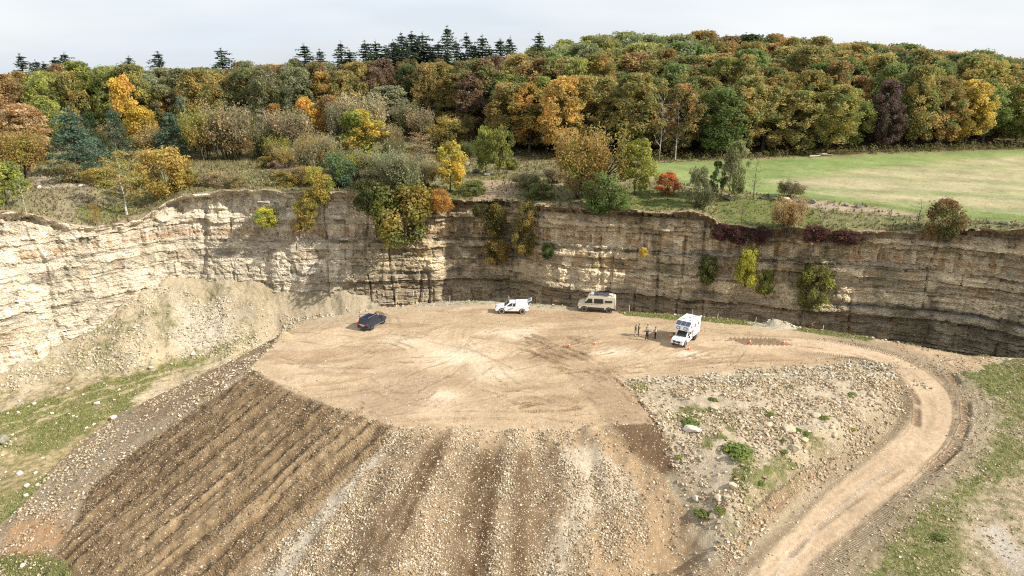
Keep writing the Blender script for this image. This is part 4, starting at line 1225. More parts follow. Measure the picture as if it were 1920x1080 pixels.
# ------------------------------------------------------------------ single trees and bushes of the rim (survey: base px, base py, height px, width px)
RIM_PLANTS = [
 # name, kind, px, py, h, w, tone a, tone b, bark, label
 ('maple_tree', 'maple', 16, 388, 78, 74, 'fresh green', 'yellow-green', 'grey', 'bright green small tree at the very left edge of the rim above the pale wall'),
 ('willow_tree', 'thorn', 42, 338, 92, 96, 'ochre', 'yellow-green', 'grey', 'ochre yellow open-crowned tree behind the bright green one at the left edge'),
 ('maple_tree', 'wood', 66, 300, 96, 80, 'rust orange', 'tan', 'grey', 'faded orange tree behind the ochre tree in the left corner'),
 ('pine_tree', 'pine', 38, 300, 84, 46, 'blue-green', 'pale grey-green', 'brown', 'small blue-green pine standing between the faded orange tree and the ochre tree'),
 ('pine_tree', 'pine', 150, 326, 112, 92, 'blue-green', 'blue-green', 'brown', 'largest blue-green pine with low spreading branches on the left rim'),
 ('pine_tree', 'pine', 182, 312, 98, 60, 'blue-green', 'dark green', 'brown', 'pine touching the largest pine on its sunny side'),
 ('pine_tree', 'pine', 227, 303, 92, 62, 'blue-green', 'dark green', 'brown', 'dark blue-green pine just behind the young birch'),
 ('pine_tree', 'pine', 328, 298, 78, 62, 'blue-green', 'blue-green', 'brown', 'blue-green pine standing behind the golden round bush'),
 ('pine_tree', 'pine', 350, 272, 84, 40, 'blue-green', 'pale grey-green', 'brown', 'pale blue-green pine top showing over the pine behind the golden bush'),
 ('maple_tree', 'maple', 250, 278, 122, 56, 'golden yellow', 'bright orange', 'grey', 'tall golden maple glowing against the brown wood above the pines'),
 ('maple_tree', 'maple', 272, 282, 76, 52, 'golden yellow', 'ochre', 'grey', 'lower golden maple at the foot of the tall golden one'),
 ('maple_tree', 'maple', 314, 262, 82, 36, 'bright orange', 'golden yellow', 'grey', 'small bright orange maple between the golden maple and the pine top'),
 ('bush', 'bush', 315, 366, 84, 84, 'old gold', 'ochre', 'grey', 'big round golden bush near the rim of the pale wall'),
 ('birch_tree', 'birch', 238, 402, 112, 78, 'yellow-green', 'ochre', 'white', 'young yellow-green birch leaning over the grassy notch of the rim'),
 ('birch_tree', 'bare', 50, 402, 66, 30, 'yellow-green', 'ochre', 'white', 'thin nearly leafless birch at the rim beside the bright green tree'),
 ('sapling', 'birch', 184, 428, 48, 24, 'ochre', 'rust orange', 'grey', 'rusty thin sapling at the lip of the rim notch'),
 ('thorn_tree', 'thorn', 386, 300, 92, 66, 'yellow-green', 'ochre', 'grey', 'olive yellow tree with a clear trunk beside the golden bush'),
 ('thorn_tree', 'thorn', 428, 300, 98, 92, 'grey-olive', 'tan', 'grey', 'wide grey-olive half-bare tree beside the olive yellow one'),
 ('birch_tree', 'bare', 506, 292, 86, 46, 'pinkish tan', 'tan', 'white', 'leafless white-stemmed birch between two grey-olive trees'),
 ('thorn_tree', 'thorn', 468, 278, 70, 66, 'grey-olive', 'olive green', 'grey', 'grey-olive tree behind the leafless white birch'),
 ('thorn_tree', 'thorn', 545, 292, 82, 84, 'grey-olive', 'tan', 'grey', 'broad tan-olive tree on the far side of the leafless white birch'),
 ('maple_tree', 'maple', 516, 262, 62, 34, 'bright orange', 'rust orange', 'grey', 'small orange crown peeping over the leafless white birch'),
 ('maple_tree', 'maple', 581, 272, 82, 42, 'golden yellow', 'bright orange', 'grey', 'slim brilliant yellow maple in front of the dark wood'),
 ('thorn_tree', 'thorn', 590, 334, 76, 76, 'grey-olive', 'ochre', 'grey', 'grey-olive scrub below the slim yellow maple'),
 ('thorn_tree', 'thorn', 540, 316, 40, 44, 'grey-olive', 'ochre', 'grey', 'low thorn scrub above the bare earth bank'),
 ('bush', 'bush', 637, 352, 62, 54, 'blue-green', 'fresh green', 'brown', 'bluish green shrub on the rim edge between ochre and grey scrub'),
 ('bush', 'bush', 600, 378, 62, 46, 'ochre', 'yellow-green', 'grey', 'ochre shrub hanging at the rim beside the bluish green shrub'),
 ('wood_tree', 'wood', 622, 272, 84, 46, 'rust orange', 'ochre', 'grey', 'orange-brown tree close behind the yellow and green maple'),
 ('thorn_tree', 'thorn', 636, 280, 84, 44, 'pale grey-green', 'pale grey-green', 'grey', 'pale grey-green slim tree beside the yellow and green maple'),
 ('birch_tree', 'bare', 624, 284, 58, 36, 'tan', 'tan', 'grey', 'bare grey tree in front of the pale grey-green slim tree'),
 ('thorn_tree', 'thorn', 688, 280, 96, 88, 'pinkish tan', 'tan', 'grey', 'large pinkish tan airy tree behind the yellow and green maple'),
 ('maple_tree', 'maple', 678, 290, 78, 76, 'fresh green', 'golden yellow', 'grey', 'maple with a yellow side and a green side amid airy trees'),
 ('wood_tree', 'wood', 736, 252, 82, 78, 'grey-olive', 'pale grey-green', 'grey', 'large grey-olive tree at the wood edge in the centre gap'),
 ('thorn_tree', 'thorn', 790, 264, 58, 56, 'tan', 'grey-olive', 'grey', 'round tan tree at the shaded back of the clearing'),
 ('bush', 'bush', 838, 286, 60, 64, 'ochre', 'dark olive', 'grey', 'rounded brownish ochre tree behind the yellow-orange maple'),
 ('cherry_tree', 'birch', 790, 312, 60, 56, 'pinkish tan', 'rust orange', 'grey', 'small pink-brown tree with thin leaves in the clearing'),
 ('maple_tree', 'maple', 845, 360, 88, 66, 'golden yellow', 'yellow-green', 'grey', 'brilliant yellow maple fading to green below on the central rim'),
 ('maple_tree', 'maple', 911, 326, 82, 44, 'fresh green', 'yellow-green', 'grey', 'green tree of a pair beside the rim boulders, standing nearer the yellow maple'),
 ('maple_tree', 'maple', 936, 330, 86, 44, 'yellow-green', 'olive green', 'grey', 'yellow-green tree of the pair beside the rim boulders'),
 ('thorn_tree', 'thorn', 756, 368, 84, 82, 'grey-olive', 'pale grey-green', 'grey', 'big grey twiggy bush above the large overhanging bush'),
 ('thorn_tree', 'thorn', 672, 338, 54, 76, 'grey-olive', 'yellow-green', 'grey', 'olive-grey scrub between the bluish green shrub and the grey twiggy bush'),
 ('thorn_tree', 'thorn', 706, 352, 40, 50, 'grey-olive', 'grey-olive', 'grey', 'low grey scrub joining the grey twiggy bush'),
 ('thorn_tree', 'thorn', 1106, 368, 122, 122, 'ochre', 'yellow-green', 'grey', 'largest airy ochre tree on the central rim with a forked dark trunk'),
 ('bush', 'bush', 1126, 398, 68, 62, 'fresh green', 'dark olive', 'grey', 'green shrub under the largest airy ochre tree at the wall top'),
 ('willow_tree', 'maple', 1190, 366, 98, 68, 'yellow-green', 'yellow-green', 'grey', 'light yellow-green tree on two slim stems beside the largest ochre tree'),
 ('cherry_tree', 'maple', 1252, 365, 40, 50, 'red-orange', 'russet brown', 'brown', 'low red-orange tree at the corner of the field'),
 ('bush', 'bush', 1310, 388, 70, 46, 'dark olive', 'pale grey-green', 'grey', 'grey-green shrub on the rim at the start of the green ledge'),
 ('maple_tree', 'maple', 1344, 368, 62, 30, 'dark green', 'olive green', 'grey', 'narrow dark green tree beside the grey-green shrub on the ledge'),
 ('maple_tree', 'maple', 1378, 376, 104, 46, 'olive green', 'pale grey-green', 'grey', 'tallest grey-green tree standing on the green ledge at the field edge'),
 ('birch_tree', 'birch', 1366, 372, 86, 36, 'purple-brown', 'tan', 'grey', 'thin brownish tree leaning into the tallest ledge tree'),
 ('birch_tree', 'bare', 1412, 374, 76, 44, 'tan', 'grey-olive', 'grey', 'bare grey tree beside the tallest ledge tree, field behind it'),
 ('bush', 'thorn', 1480, 370, 32, 44, 'grey-olive', 'dark olive', 'grey', 'low grey-olive bush against the field edge near the boulders'),
 ('bush', 'thorn', 1476, 440, 70, 58, 'tan', 'rust orange', 'grey', 'orange-brown bush growing out of the ledge over the dark maroon creepers'),
 ('thorn_tree', 'bare', 1722, 414, 40, 40, 'olive green', 'olive green', 'grey', 'small sparse thorn tree between field track and wall top'),
 ('bush', 'bush', 1770, 442, 64, 66, 'russet brown', 'dark olive', 'grey', 'dark brown round bush on the wall top below the tan field'),
 ('sapling', 'bare', 1390, 412, 34, 22, 'tan', 'tan', 'grey', 'thin bare sapling in the bright green grass of the ledge'),
 ('bush', 'bush', 402, 348, 26, 42, 'tan', 'tan', 'grey', 'small dry pale bush on the grass beside the golden bush'),
 ('bush', 'bush', 500, 316, 22, 30, 'dark olive', 'ochre', 'grey', 'small dark bush on the bare earth bank'),
 ('bush', 'bush', 84, 300, 26, 30, 'dark green', 'dark green', 'grey', 'small dark conifer bush under the ochre tree in the left corner'),
 ('bush', 'bush', 960, 318, 20, 26, 'dark olive', 'yellow-green', 'grey', 'small green bush in the grass behind the rim boulders'),
 ('bush', 'thorn', 1040, 342, 30, 44, 'grey-olive', 'tan', 'grey', 'low scrub beside the largest ochre tree on the boulder side'),
 ('thorn_tree', 'thorn', 490, 296, 62, 60, 'grey-olive', 'olive green', 'grey', 'dense olive scrub left behind the leafless white birch'),
 ('thorn_tree', 'thorn', 612, 312, 56, 66, 'grey-olive', 'tan', 'grey', 'grey-olive scrub rising behind the low thorn scrub'),
 ('thorn_tree', 'thorn', 650, 324, 44, 62, 'olive green', 'grey-olive', 'grey', 'olive scrub between the bluish green shrub and the yellow and green maple'),
 ('bush', 'bush', 570, 348, 34, 46, 'grey-olive', 'ochre', 'grey', 'low grey bush at the rim before the ochre shrub'),
 ('thorn_tree', 'thorn', 725, 345, 58, 64, 'grey-olive', 'olive green', 'grey', 'rounded olive-grey scrub beside the big grey twiggy bush'),
 ('thorn_tree', 'thorn', 800, 352, 46, 50, 'grey-olive', 'tan', 'grey', 'tan-grey scrub between the grey twiggy bush and the yellow-orange maple'),
 ('bush', 'bush', 275, 318, 34, 44, 'ochre', 'tan', 'grey', 'low ochre scrub between pines and golden bush'),
 ('thorn_tree', 'thorn', 290, 296, 56, 52, 'tan', 'ochre', 'grey', 'tan airy tree between two pines'),
 ('bush', 'bush', 190, 345, 30, 62, 'ochre', 'yellow-green', 'grey', 'low yellowish scrub at the foot of the largest pine'),
 ('maple_tree', 'wood', 108, 286, 96, 66, 'yellow-green', 'olive green', 'grey', 'yellow-green tree filling the gap between the ochre tree and the largest pine'),
 ('bush', 'bush', 10, 352, 46, 60, 'olive green', 'yellow-green', 'grey', 'olive bush at the left edge under the ochre tree'),
 ('bush', 'bush', 1160, 392, 34, 52, 'fresh green', 'dark olive', 'grey', 'low green bush at the wall top below the light yellow-green tree'),
 ('bush', 'thorn', 1085, 372, 52, 64, 'grey-olive', 'ochre', 'grey', 'grey-ochre undergrowth at the foot of the largest ochre tree'),
 ('bush', 'thorn', 880, 300, 34, 40, 'dark olive', 'olive green', 'grey', 'dark olive bush in the shade behind the brownish ochre tree'),
 ('thorn_tree', 'thorn', 372, 282, 58, 60, 'olive green', 'ochre', 'grey', 'olive scrub in the gap between pine and clear-trunked olive yellow tree'),
 ('thorn_tree', 'thorn', 405, 286, 64, 62, 'yellow-green', 'grey-olive', 'grey', 'yellow-olive scrub behind the clear-trunked olive yellow tree'),
 ('thorn_tree', 'thorn', 452, 300, 52, 54, 'grey-olive', 'ochre', 'grey', 'low grey-ochre scrub at the foot of the wide half-bare tree'),
 ('thorn_tree', 'thorn', 560, 276, 66, 62, 'yellow-green', 'grey-olive', 'grey', 'yellowish scrub behind the broad tan-olive tree'),
 ('thorn_tree', 'thorn', 574, 306, 42, 56, 'ochre', 'grey-olive', 'grey', 'ochre scrub below the slim brilliant yellow maple'),
 ('thorn_tree', 'thorn', 520, 300, 44, 50, 'yellow-green', 'tan', 'grey', 'low yellow-olive scrub in front of the leafless white birch'),
 ('thorn_tree', 'thorn', 730, 286, 50, 50, 'tan', 'grey-olive', 'grey', 'tan scrub on the clearing side of the yellow and green maple'),
 ('thorn_tree', 'thorn', 740, 300, 38, 46, 'grey-olive', 'olive green', 'grey', 'low scrub on the clearing floor before the large grey-olive tree'),
 ('thorn_tree', 'thorn', 764, 258, 62, 54, 'olive green', 'grey-olive', 'grey', 'olive tree between the large grey-olive and the round tan tree'),
 ('thorn_tree', 'thorn', 862, 276, 56, 56, 'dark olive', 'ochre', 'grey', 'dark ochre scrub at the shaded wood edge behind the brownish ochre tree'),
 ('bush', 'bush', 352, 350, 32, 46, 'yellow-green', 'ochre', 'grey', 'small yellowish bush right of the big round golden bush'),
 ('bush', 'bush', 440, 352, 24, 40, 'grey-olive', 'ochre', 'grey', 'low grey bush near the rim above the sunlit wall'),
 ('bush', 'bush', 538, 350, 28, 46, 'ochre', 'olive green', 'grey', 'low ochre bush on the rim above the wall corner'),
 ('bush', 'bush', 132, 342, 34, 54, 'grey-olive', 'ochre', 'grey', 'low grey scrub before the largest pine'),
 ('bush', 'bush', 265, 348, 28, 40, 'ochre', 'yellow-green', 'grey', 'low ochre scrub between young birch and golden bush'),
 ('thorn_tree', 'thorn', 200, 296, 60, 56, 'tan', 'ochre', 'grey', 'tan thin tree showing between two dark pines'),
 ('bush', 'thorn', 985, 352, 30, 50, 'grey-olive', 'olive green', 'grey', 'grey scrub on the rim below the row of boulders'),
 ('bush', 'bush', 1010, 372, 26, 50, 'dark olive', 'fresh green', 'grey', 'dark green scrub on the earth slope over the wall recess'),
 ('bush', 'bush', 890, 366, 26, 44, 'olive green', 'fresh green', 'grey', 'green scrub beside the brilliant yellow maple at the wall top'),
 ('birch_tree', 'bare', 1236, 300, 118, 40, 'ochre', 'olive green', 'white', 'tall pale birch trunk standing at the dark wood edge by the field corner'),
 ('birch_tree', 'bare', 1266, 299, 104, 38, 'ochre', 'olive green', 'white', 'second pale trunk at the wood edge, leaning away from the tall birch'),
]
for i, (nm, kd, px, py, hp, wp, a, b, bk_, lab) in enumerate(RIM_PLANTS):
    p = hit(px, py); m = m_per_px(p)
    plant(nm, kd, p, hp * m * 1.02, wp * m, a, b, lab, 'bush' if nm == 'bush' else 'tree', 'single trees and bushes along the quarry rim', bk_, 1000 + i)

# bushes rooted in the wall face
WALL_PLANTS = [
 (760, 452, 108, 118, 'olive green', 'old gold', 'very large yellow-olive bush overhanging the middle of the quarry wall'),
 (724, 420, 56, 60, 'dark olive', 'yellow-green', 'dark olive lower side bush of the very large overhanging one'),
 (694, 398, 62, 54, 'dark olive', 'dark green', 'dark ivy-green bush at the wall top between ochre shrub and grey scrub'),
 (828, 396, 42, 36, 'bright orange', 'rust orange', 'orange bush at the wall top touching the very large overhanging bush'),
 (501, 422, 33, 44, 'lime yellow', 'fresh green', 'yellow-green bush on the sunlit upper beds of the wall'),
 (572, 406, 38, 42, 'yellow-green', 'ochre', 'rounded olive bush at the corner where the wall turns into shade'),
 (572, 430, 24, 34, 'yellow-green', 'ochre', 'small olive bush just below the rounded one at the wall corner'),
 (926, 442, 60, 38, 'dark olive', 'ochre', 'dark ochre bush in the wall recess above a smaller one'),
 (930, 492, 46, 44, 'ochre', 'dark olive', 'yellow-brown bush lowest in the wall recess'),
 (990, 424, 48, 38, 'dark olive', 'ochre', 'topmost of the stacked bushes climbing the wall next to the recess'),
 (984, 476, 66, 44, 'ochre', 'dark olive', 'tall ochre bush below the topmost one next to the recess'),
 (1028, 482, 28, 26, 'dark green', 'fresh green', 'small dark green bush alone on the wall beside the tall ochre bush'),
 (1326, 530, 52, 36, 'olive green', 'dark olive', 'dull olive bush on the wall above the white camper'),
 (1399, 532, 70, 40, 'lime yellow', 'yellow-green', 'bright lime-yellow bush on the shaded wall'),
 (1434, 550, 44, 30, 'olive green', 'yellow-green', 'small olive bush below and beside the lime-yellow bush'),
 (1520, 574, 80, 64, 'dark olive', 'yellow-green', 'large dark olive bush low on the shaded wall over the cones'),
 (1528, 536, 42, 40, 'yellow-green', 'tan', 'yellowish upper bush growing over the large dark olive one'),
 (1350, 448, 30, 34, 'maroon', 'maroon', 'dark maroon creeper clump at the edge of the green ledge next to the shrub'),
 (1384, 455, 34, 36, 'maroon', 'purple-brown', 'blackish maroon creeper clump hanging under the bright green grass'),
 (1424, 456, 34, 36, 'purple-brown', 'maroon', 'dark creeper clump beside the orange-brown bush'),
 (1530, 452, 30, 44, 'maroon', 'maroon', 'dark red creeper clump on the wall top beyond the orange-brown bush'),
 (1588, 456, 26, 54, 'maroon', 'purple-brown', 'wide dark red creeper on the wall top toward the brown round bush'),
 (1206, 478, 16, 14, 'golden yellow', 'golden yellow', 'tiny golden bush alone on the shaded wall'),
 (900, 405, 24, 30, 'dark olive', 'dark olive', 'dull green scrub at the wall top above the recess'),
]
for i, (px, py, hp, wp, a, b, lab) in enumerate(WALL_PLANTS):
    p = hit(px, py - 0.18 * hp); m = m_per_px(p)
    d = np.array([p[0], p[1]]) / math.hypot(p[0], p[1])
    q = (p[0] - d[0] * 0.9, p[1] - d[1] * 0.9, p[2] - 0.18 * hp * m)
    plant('bush', 'bush', q, hp * m, wp * m, a, b, lab, 'bush', 'bushes growing out of the quarry wall', 'grey', 2000 + i, 0.0)

# ------------------------------------------------------------------ the woods
SKY_PX = [-300, 0, 100, 200, 300, 400, 500, 560, 640, 700, 800, 900, 1000, 1050, 1100, 1150, 1300, 1400, 1500, 1600, 1700, 1800, 1900, 2300]
SKY_PY = [142, 140, 122, 112, 125, 118, 110, 106, 110, 108, 103, 108, 88, 75, 64, 57, 57, 62, 66, 72, 82, 92, 105, 150]


def photo_px(x, y, z):
    depth = y * CP - (z - CAM_H) * SP
    up = y * SP + (z - CAM_H) * CP
    return 960 + FPX * x / depth, 540 - FPX * up / depth


def choose_tone(px, row, rng):
    side = 'right' if px > 930 else 'left'
    if side == 'right':
        if row >= 5 and 1060 < px < 1290: opts = [('pale grey-green', 'fresh green', 5), ('yellow-green', 'pale grey-green', 3), ('olive green', 'yellow-green', 2)]
        elif row >= 5: opts = [('rust orange', 'olive green', 3), ('bright orange', 'russet brown', 2), ('olive green', 'fresh green', 3), ('olive green', 'ochre', 4), ('dark green', 'olive green', 1.5), ('ochre', 'olive green', 2), ('russet brown', 'olive green', 2)]
        elif row == 0: opts = [('olive green', 'ochre', 5), ('fresh green', 'olive green', 3), ('dark green', 'olive green', 1), ('yellow-green', 'olive green', 4), ('rust orange', 'olive green', 2), ('ochre', 'olive green', 2), ('purple-brown', 'russet brown', .8)]
        else: opts = [('olive green', 'russet brown', 2), ('fresh green', 'olive green', 4), ('yellow-green', 'ochre', 2), ('olive green', 'ochre', 5), ('russet brown', 'ochre', 2), ('rust orange', 'olive green', 2.4), ('dark green', 'olive green', 1.2), ('ochre', 'olive green', 3), ('yellow-green', 'olive green', 2)]
    else:
        if 700 < px: opts = [('purple-brown', 'russet brown', 4), ('russet brown', 'olive green', 3), ('dark green', 'dark olive', 3), ('rust orange', 'olive green', 2), ('ochre', 'dark olive', 2)]
        elif px < 260: opts = [('ochre', 'olive green', 4), ('yellow-green', 'olive green', 4), ('russet brown', 'ochre', 3), ('bright orange', 'ochre', 1.2), ('olive green', 'yellow-green', 3)]
        else: opts = [('olive green', 'grey-olive', 5), ('russet brown', 'olive green', 3), ('bright orange', 'olive green', 1.4), ('dark olive', 'olive green', 2), ('pale grey-green', 'olive green', 2), ('ochre', 'olive green', 3)]
    w = np.array([o[2] for o in opts]); k = rng.choice(len(opts), p=w / w.sum())
    return opts[k][0], opts[k][1]


wrng = np.random.default_rng(77)
rows = {}
for row in range(10):
    x = -190.0
    xs = []
    while x < 205:
        xs.append(x); x += wrng.uniform(6.0, 8.6)
    for x0 in xs:
        ye = np.interp(x0, WOOD_EDGE[:, 0], WOOD_EDGE[:, 1])
        xx = x0 + wrng.normal(0, 0.8); yy = ye + 3.0 + row * 8.2 + wrng.uniform(-2.2, 2.2) + (1.5 if row == 0 else 0)
        z = land_z(xx, yy)
        px, py = photo_px(xx, yy, z + 10)
        if px < -90 or px > 2010: continue
        if px < 860 and row > 6: continue
        if px < 1000 and row > 7: continue
        sk = np.interp(px, SKY_PX, SKY_PY)
        h = wrng.uniform(15.5, 21.5) * (0.9 if row == 0 else 1.0)
        dx, dy, dz = ray(px, sk + wrng.uniform(-2, 14))
        hs = (CAM_H + dz / dy * yy - z) * wrng.uniform(0.93, 1.02)
        back_row = row >= (5 if px < 930 else 7)
        h = float(np.clip(hs if back_row else min(h, hs), 9, 26))
        w = min(wrng.uniform(8.5, 12.5) * (0.92 if px < 930 else (1.3 if row > 1 else 1.05)), 0.82 * h)
        a, b = choose_tone(px, row, wrng)
        rows.setdefault(('right' if px > 930 else 'left', row), []).append([px, xx, yy, z, h, w, a, b])
# individual trees of the wood one can pick out
for key, px, a, b in ((('right', 0), 1070, 'bright orange', 'ochre'), (('right', 6), 1265, 'lime yellow', 'yellow-green'), (('right', 0), 1690, 'purple-brown', 'purple-brown'),
                      (('right', 0), 1830, 'golden yellow', 'ochre'), (('right', 0), 1600, 'yellow-green', 'olive green'), (('right', 0), 980, 'bright orange', 'olive green')):
    lst = rows[key]; t = min(lst, key=lambda q: abs(q[0] - px)); t[6], t[7] = a, b
ORD = ['front', 'second', 'third', 'fourth', 'fifth', 'sixth', 'seventh', 'eighth', 'ninth', 'tenth']
seen = {}
for (side, row), lst in sorted(rows.items()):
    lst.sort()
    for i, (px, xx, yy, z, h, w, a, b) in enumerate(lst):
        place = 'hill wood above the field' if side == 'right' else 'wood behind the clearing'
        short = 'hill wood' if side == 'right' else 'clearing wood'
        if i == 0 or i == len(lst) - 1:
            lab = f"{a} tree at the {'left' if i == 0 else 'right'} end of the {short}'s {ORD[row]} row"
        else:
            n1, n2 = lst[i - 1][6], lst[i + 1][6]
            lab = f"{a} tree, {short} {ORD[row]} row, between {n1} and {n2} trees"
        k = seen.get(lab, 0); seen[lab] = k + 1
        if k:
            land = int(min(RIM_PLANTS, key=lambda q: abs(q[2] - px))[2])
            frac = 'near the left' if i < len(lst) * 0.4 else ('near the right' if i > len(lst) * 0.6 else 'mid-way')
            lab = f"{a} tree {frac}, {short} {ORD[row]} row, between {n1}, {n2} trees"
        plant('woodland_tree', 'wood', (xx, yy, z), h, w, a, b, lab, 'tree', f'trees of the {place}', 'grey', 5000 + row * 100 + i + (50 if side == 'left' else 0), 0.2)

# spruces on the skyline of the far wood: photo column and row of each tip
SPRUCES = [(37, 106, 'lone dark spruce tip farthest left on the skyline'), (67, 117, 'short spruce tip beside the leftmost one'), (103, 113, 'low spruce with a broad tip left of a taller one'),
           (120, 103, 'spruce tip rising over the yellow-green crowns at left'), (241, 109, 'small spruce tip alone above the pale green crowns'), (296, 102, 'ragged spruce tip over the orange crowns'),
           (414, 95, 'tall isolated spruce with a bare lower trunk on the left skyline'), (570, 87, 'umbrella-shaped spruce tip standing alone near mid skyline'), (599, 97, 'short spruce tip between two taller ones'),
           (638, 83, 'broad spruce right of the short one'), (684, 82, 'first of two close spruce tips with thin tops'), (704, 82, 'second of two close spruce tips with thin tops'),
           (737, 80, 'spruce at the left flank of the dense spruce clump'), (752, 68, 'tall spruce in the dense clump'), (771, 65, 'highest spruce of the dense clump'), (792, 67, 'bushy spruce at the right of the dense clump'),
           (838, 55, 'tallest spruce of the whole skyline, with layered branches'), (875, 68, 'full dark spruce right of the tallest one'), (904, 72, 'thin spruce beside the full dark one'),
           (938, 78, 'sparse thin spruce before the hill rises'), (956, 74, 'wide low spruce where the hill wood begins'), (1011, 67, 'last spruce tip peeping over the hill wood'),
           (724, 92, 'low dark spruce crowding the left foot of the dense clump'), (745, 84, 'spruce squeezed between the flank tree and the tall one of the clump'), (762, 80, 'spruce half hidden between the two tallest of the clump'),
           (782, 78, 'spruce half hidden right of the highest of the clump'), (806, 88, 'lower spruce filling the gap after the dense clump'), (822, 84, 'spruce close to the left of the tallest one'), (855, 82, 'spruce close to the right of the tallest one'),
           (889, 86, 'lower spruce between the full dark one and the thin one'), (918, 92, 'low spruce sunk into the canopy right of the thin one'), (655, 98, 'low spruce sunk into the canopy right of the broad one'), (82, 120, 'low spruce sunk among the leftmost tips')]
for i, (px, py, lab) in enumerate(SPRUCES):
    yy = 214.0 + (i * 7) % 11
    dx, dy, dz = ray(px, py)
    xx = dx / dy * yy; zt = CAM_H + dz / dy * yy; z = land_z(xx, yy)
    plant('spruce_tree', 'spruce', (xx, yy, z), zt - z, 9.0 + (i * 5 % 4) * 1.3, 'spruce green', 'dark green', lab, 'tree', 'spruces standing out on the skyline', 'brown', 9000 + i, 0.0)

# tangled hem of shrubs along the wood edge: one mass
rng = np.random.default_rng(31)
P, Nn, var = [], [], []
for x0 in np.arange(-60, 190, 0.55):
    ye = np.interp(x0, WOOD_EDGE[:, 0], WOOD_EDGE[:, 1])
    hh = rng.uniform(0.6, 2.6) * (1.0 if x0 > 30 else 0.7); n = 34
    c = np.array([x0, ye + rng.uniform(-0.4, 2.6), land_z(x0, ye)])
    d = unit(n, rng) * [0.8, 0.8, hh]; d[:, 2] = np.abs(d[:, 2])
    P.append(c + d); Nn.append(d / [0.8, 0.8, hh] + unit(n, rng) * 0.5 + [0, 0, .3]); var.append(np.clip(0.45 + rng.normal(0, .2) + rng.normal(0, 0.15, n), 0, 1))
P = np.concatenate(P); Nn = np.concatenate(Nn); Nn /= np.linalg.norm(Nn, axis=1, keepdims=True)
o = link('undergrowth', leaf_mesh('undergrowth', P, Nn, 0.2, np.concatenate(var), rng))
o['leaf_a'] = list(PAL['olive green']); o['leaf_b'] = list(PAL['grey-olive'])
tag(o, 'tangled olive shrub hem along the foot of the wood', 'undergrowth', kind='stuff')
# ------------------------------------------------------------------ loose stone, boulders, grass and weeds
CUBE_V = np.array([(-1, -1, -1), (1, -1, -1), (1, 1, -1), (-1, 1, -1), (-1, -1, 1), (1, -1, 1), (1, 1, 1), (-1, 1, 1)], float)
CUBE_F = np.array([(0, 3, 2, 1), (4, 5, 6, 7), (0, 1, 5, 4), (1, 2, 6, 5), (2, 3, 7, 6), (3, 0, 4, 7)])


def rand_rot(n, rng):
    q = rng.normal(size=(n, 4)); q /= np.linalg.norm(q, axis=1, keepdims=True)
    w, x, y, z = q.T
    return np.stack([np.stack([1 - 2 * (y * y + z * z), 2 * (x * y - z * w), 2 * (x * z + y * w)], -1),
                     np.stack([2 * (x * y + z * w), 1 - 2 * (x * x + z * z), 2 * (y * z - x * w)], -1),
                     np.stack([2 * (x * z - y * w), 2 * (y * z + x * w), 1 - 2 * (x * x + y * y)], -1)], 1)


def scatter(mask, n, rng, box=(-82, 72, 38, 112)):
    xs, ys = [], []
    tot = 0
    for _ in range(90):
        x = rng.uniform(box[0], box[1], 60000); y = rng.uniform(box[2], box[3], 60000)
        m = cover_at(mask, x, y) > rng.random(60000)
        # only what the drone could plausibly see
        px = 960 + FPX * x / (y * CP + 12)
        m &= (px > -150) & (px < 2070)
        xs.append(x[m]); ys.append(y[m]); tot += m.sum()
        if tot > n: break
    x = np.concatenate(xs)[:n]; y = np.concatenate(ys)[:n]
    return x, y, ground_z(x, y)


def stones(name, label, mask, n, smin, smax, palette, seed, power=3.0, sink=0.25):
    rng = np.random.default_rng(seed)
    clump = np.clip(0.45 + 1.3 * fbm(*np.meshgrid(LGX, LGY, indexing='ij'), 2.6, 3, 150 + seed), 0.05, 1)
    x, y, z = scatter(mask * clump, n, rng)
    n = len(x)
    s = smin + (smax - smin) * rng.random(n) ** power
    v = CUBE_V[None] * rng.uniform(0.55, 1.15, (n, 8, 1)) * rng.uniform(0.7, 1.1, (n, 8, 3))
    v = np.einsum('nij,nkj->nki', rand_rot(n, rng), v * [1, .8, .6])
    v *= (s * 0.5)[:, None, None]
    v[..., 2] *= 0.8
    v += np.stack([x, y, z + s * (0.5 - sink) * 0.6], -1)[:, None]
    f = (CUBE_F[None] + (np.arange(n) * 8)[:, None, None]).reshape(-1, 4)
    pal = np.array(palette)
    c = pal[rng.integers(len(pal), size=n)] * rng.uniform(0.75, 1.15, (n, 1))
    me = mesh_np(name, v.reshape(-1, 3), f, M_STONE, False, {'col': ('FLOAT_COLOR', 'POINT', rgba(np.repeat(c, 8, 0)))})
    return tag(link(name, me), label, name.replace('_', ' '), kind='stuff')


PALE = [(0.55, 0.46, 0.325), (0.49, 0.395, 0.265), (0.60, 0.52, 0.39), (0.43, 0.34, 0.225), (0.36, 0.285, 0.19)]
BRN = [(0.42, 0.33, 0.21), (0.33, 0.24, 0.145), (0.54, 0.46, 0.34), (0.25, 0.175, 0.10), (0.60, 0.53, 0.42)]
stones('gravel', 'pale broken limestone strewn over the front face of the spoil heap', LOW['front'] * np.clip(0.30 + 1.3 * LOW['tone'], 0.06, 1), 46000, 0.04, 0.25, PALE + BRN * 3, 1, 4.5)
stones('rubble', 'brown stony rubble on the outer margin of the spoil heap', LOW['left'], 16000, 0.04, 0.34, BRN * 3 + PALE[:2], 2, 4.2)
stones('clods', 'clods and stones turned up on the machine-striped face', LOW['stripe'], 11000, 0.04, 0.24, [(0.27, 0.195, 0.12), (0.17, 0.12, 0.07), (0.36, 0.285, 0.19), (0.24, 0.17, 0.10), (0.29, 0.21, 0.125)], 3, 3.8)
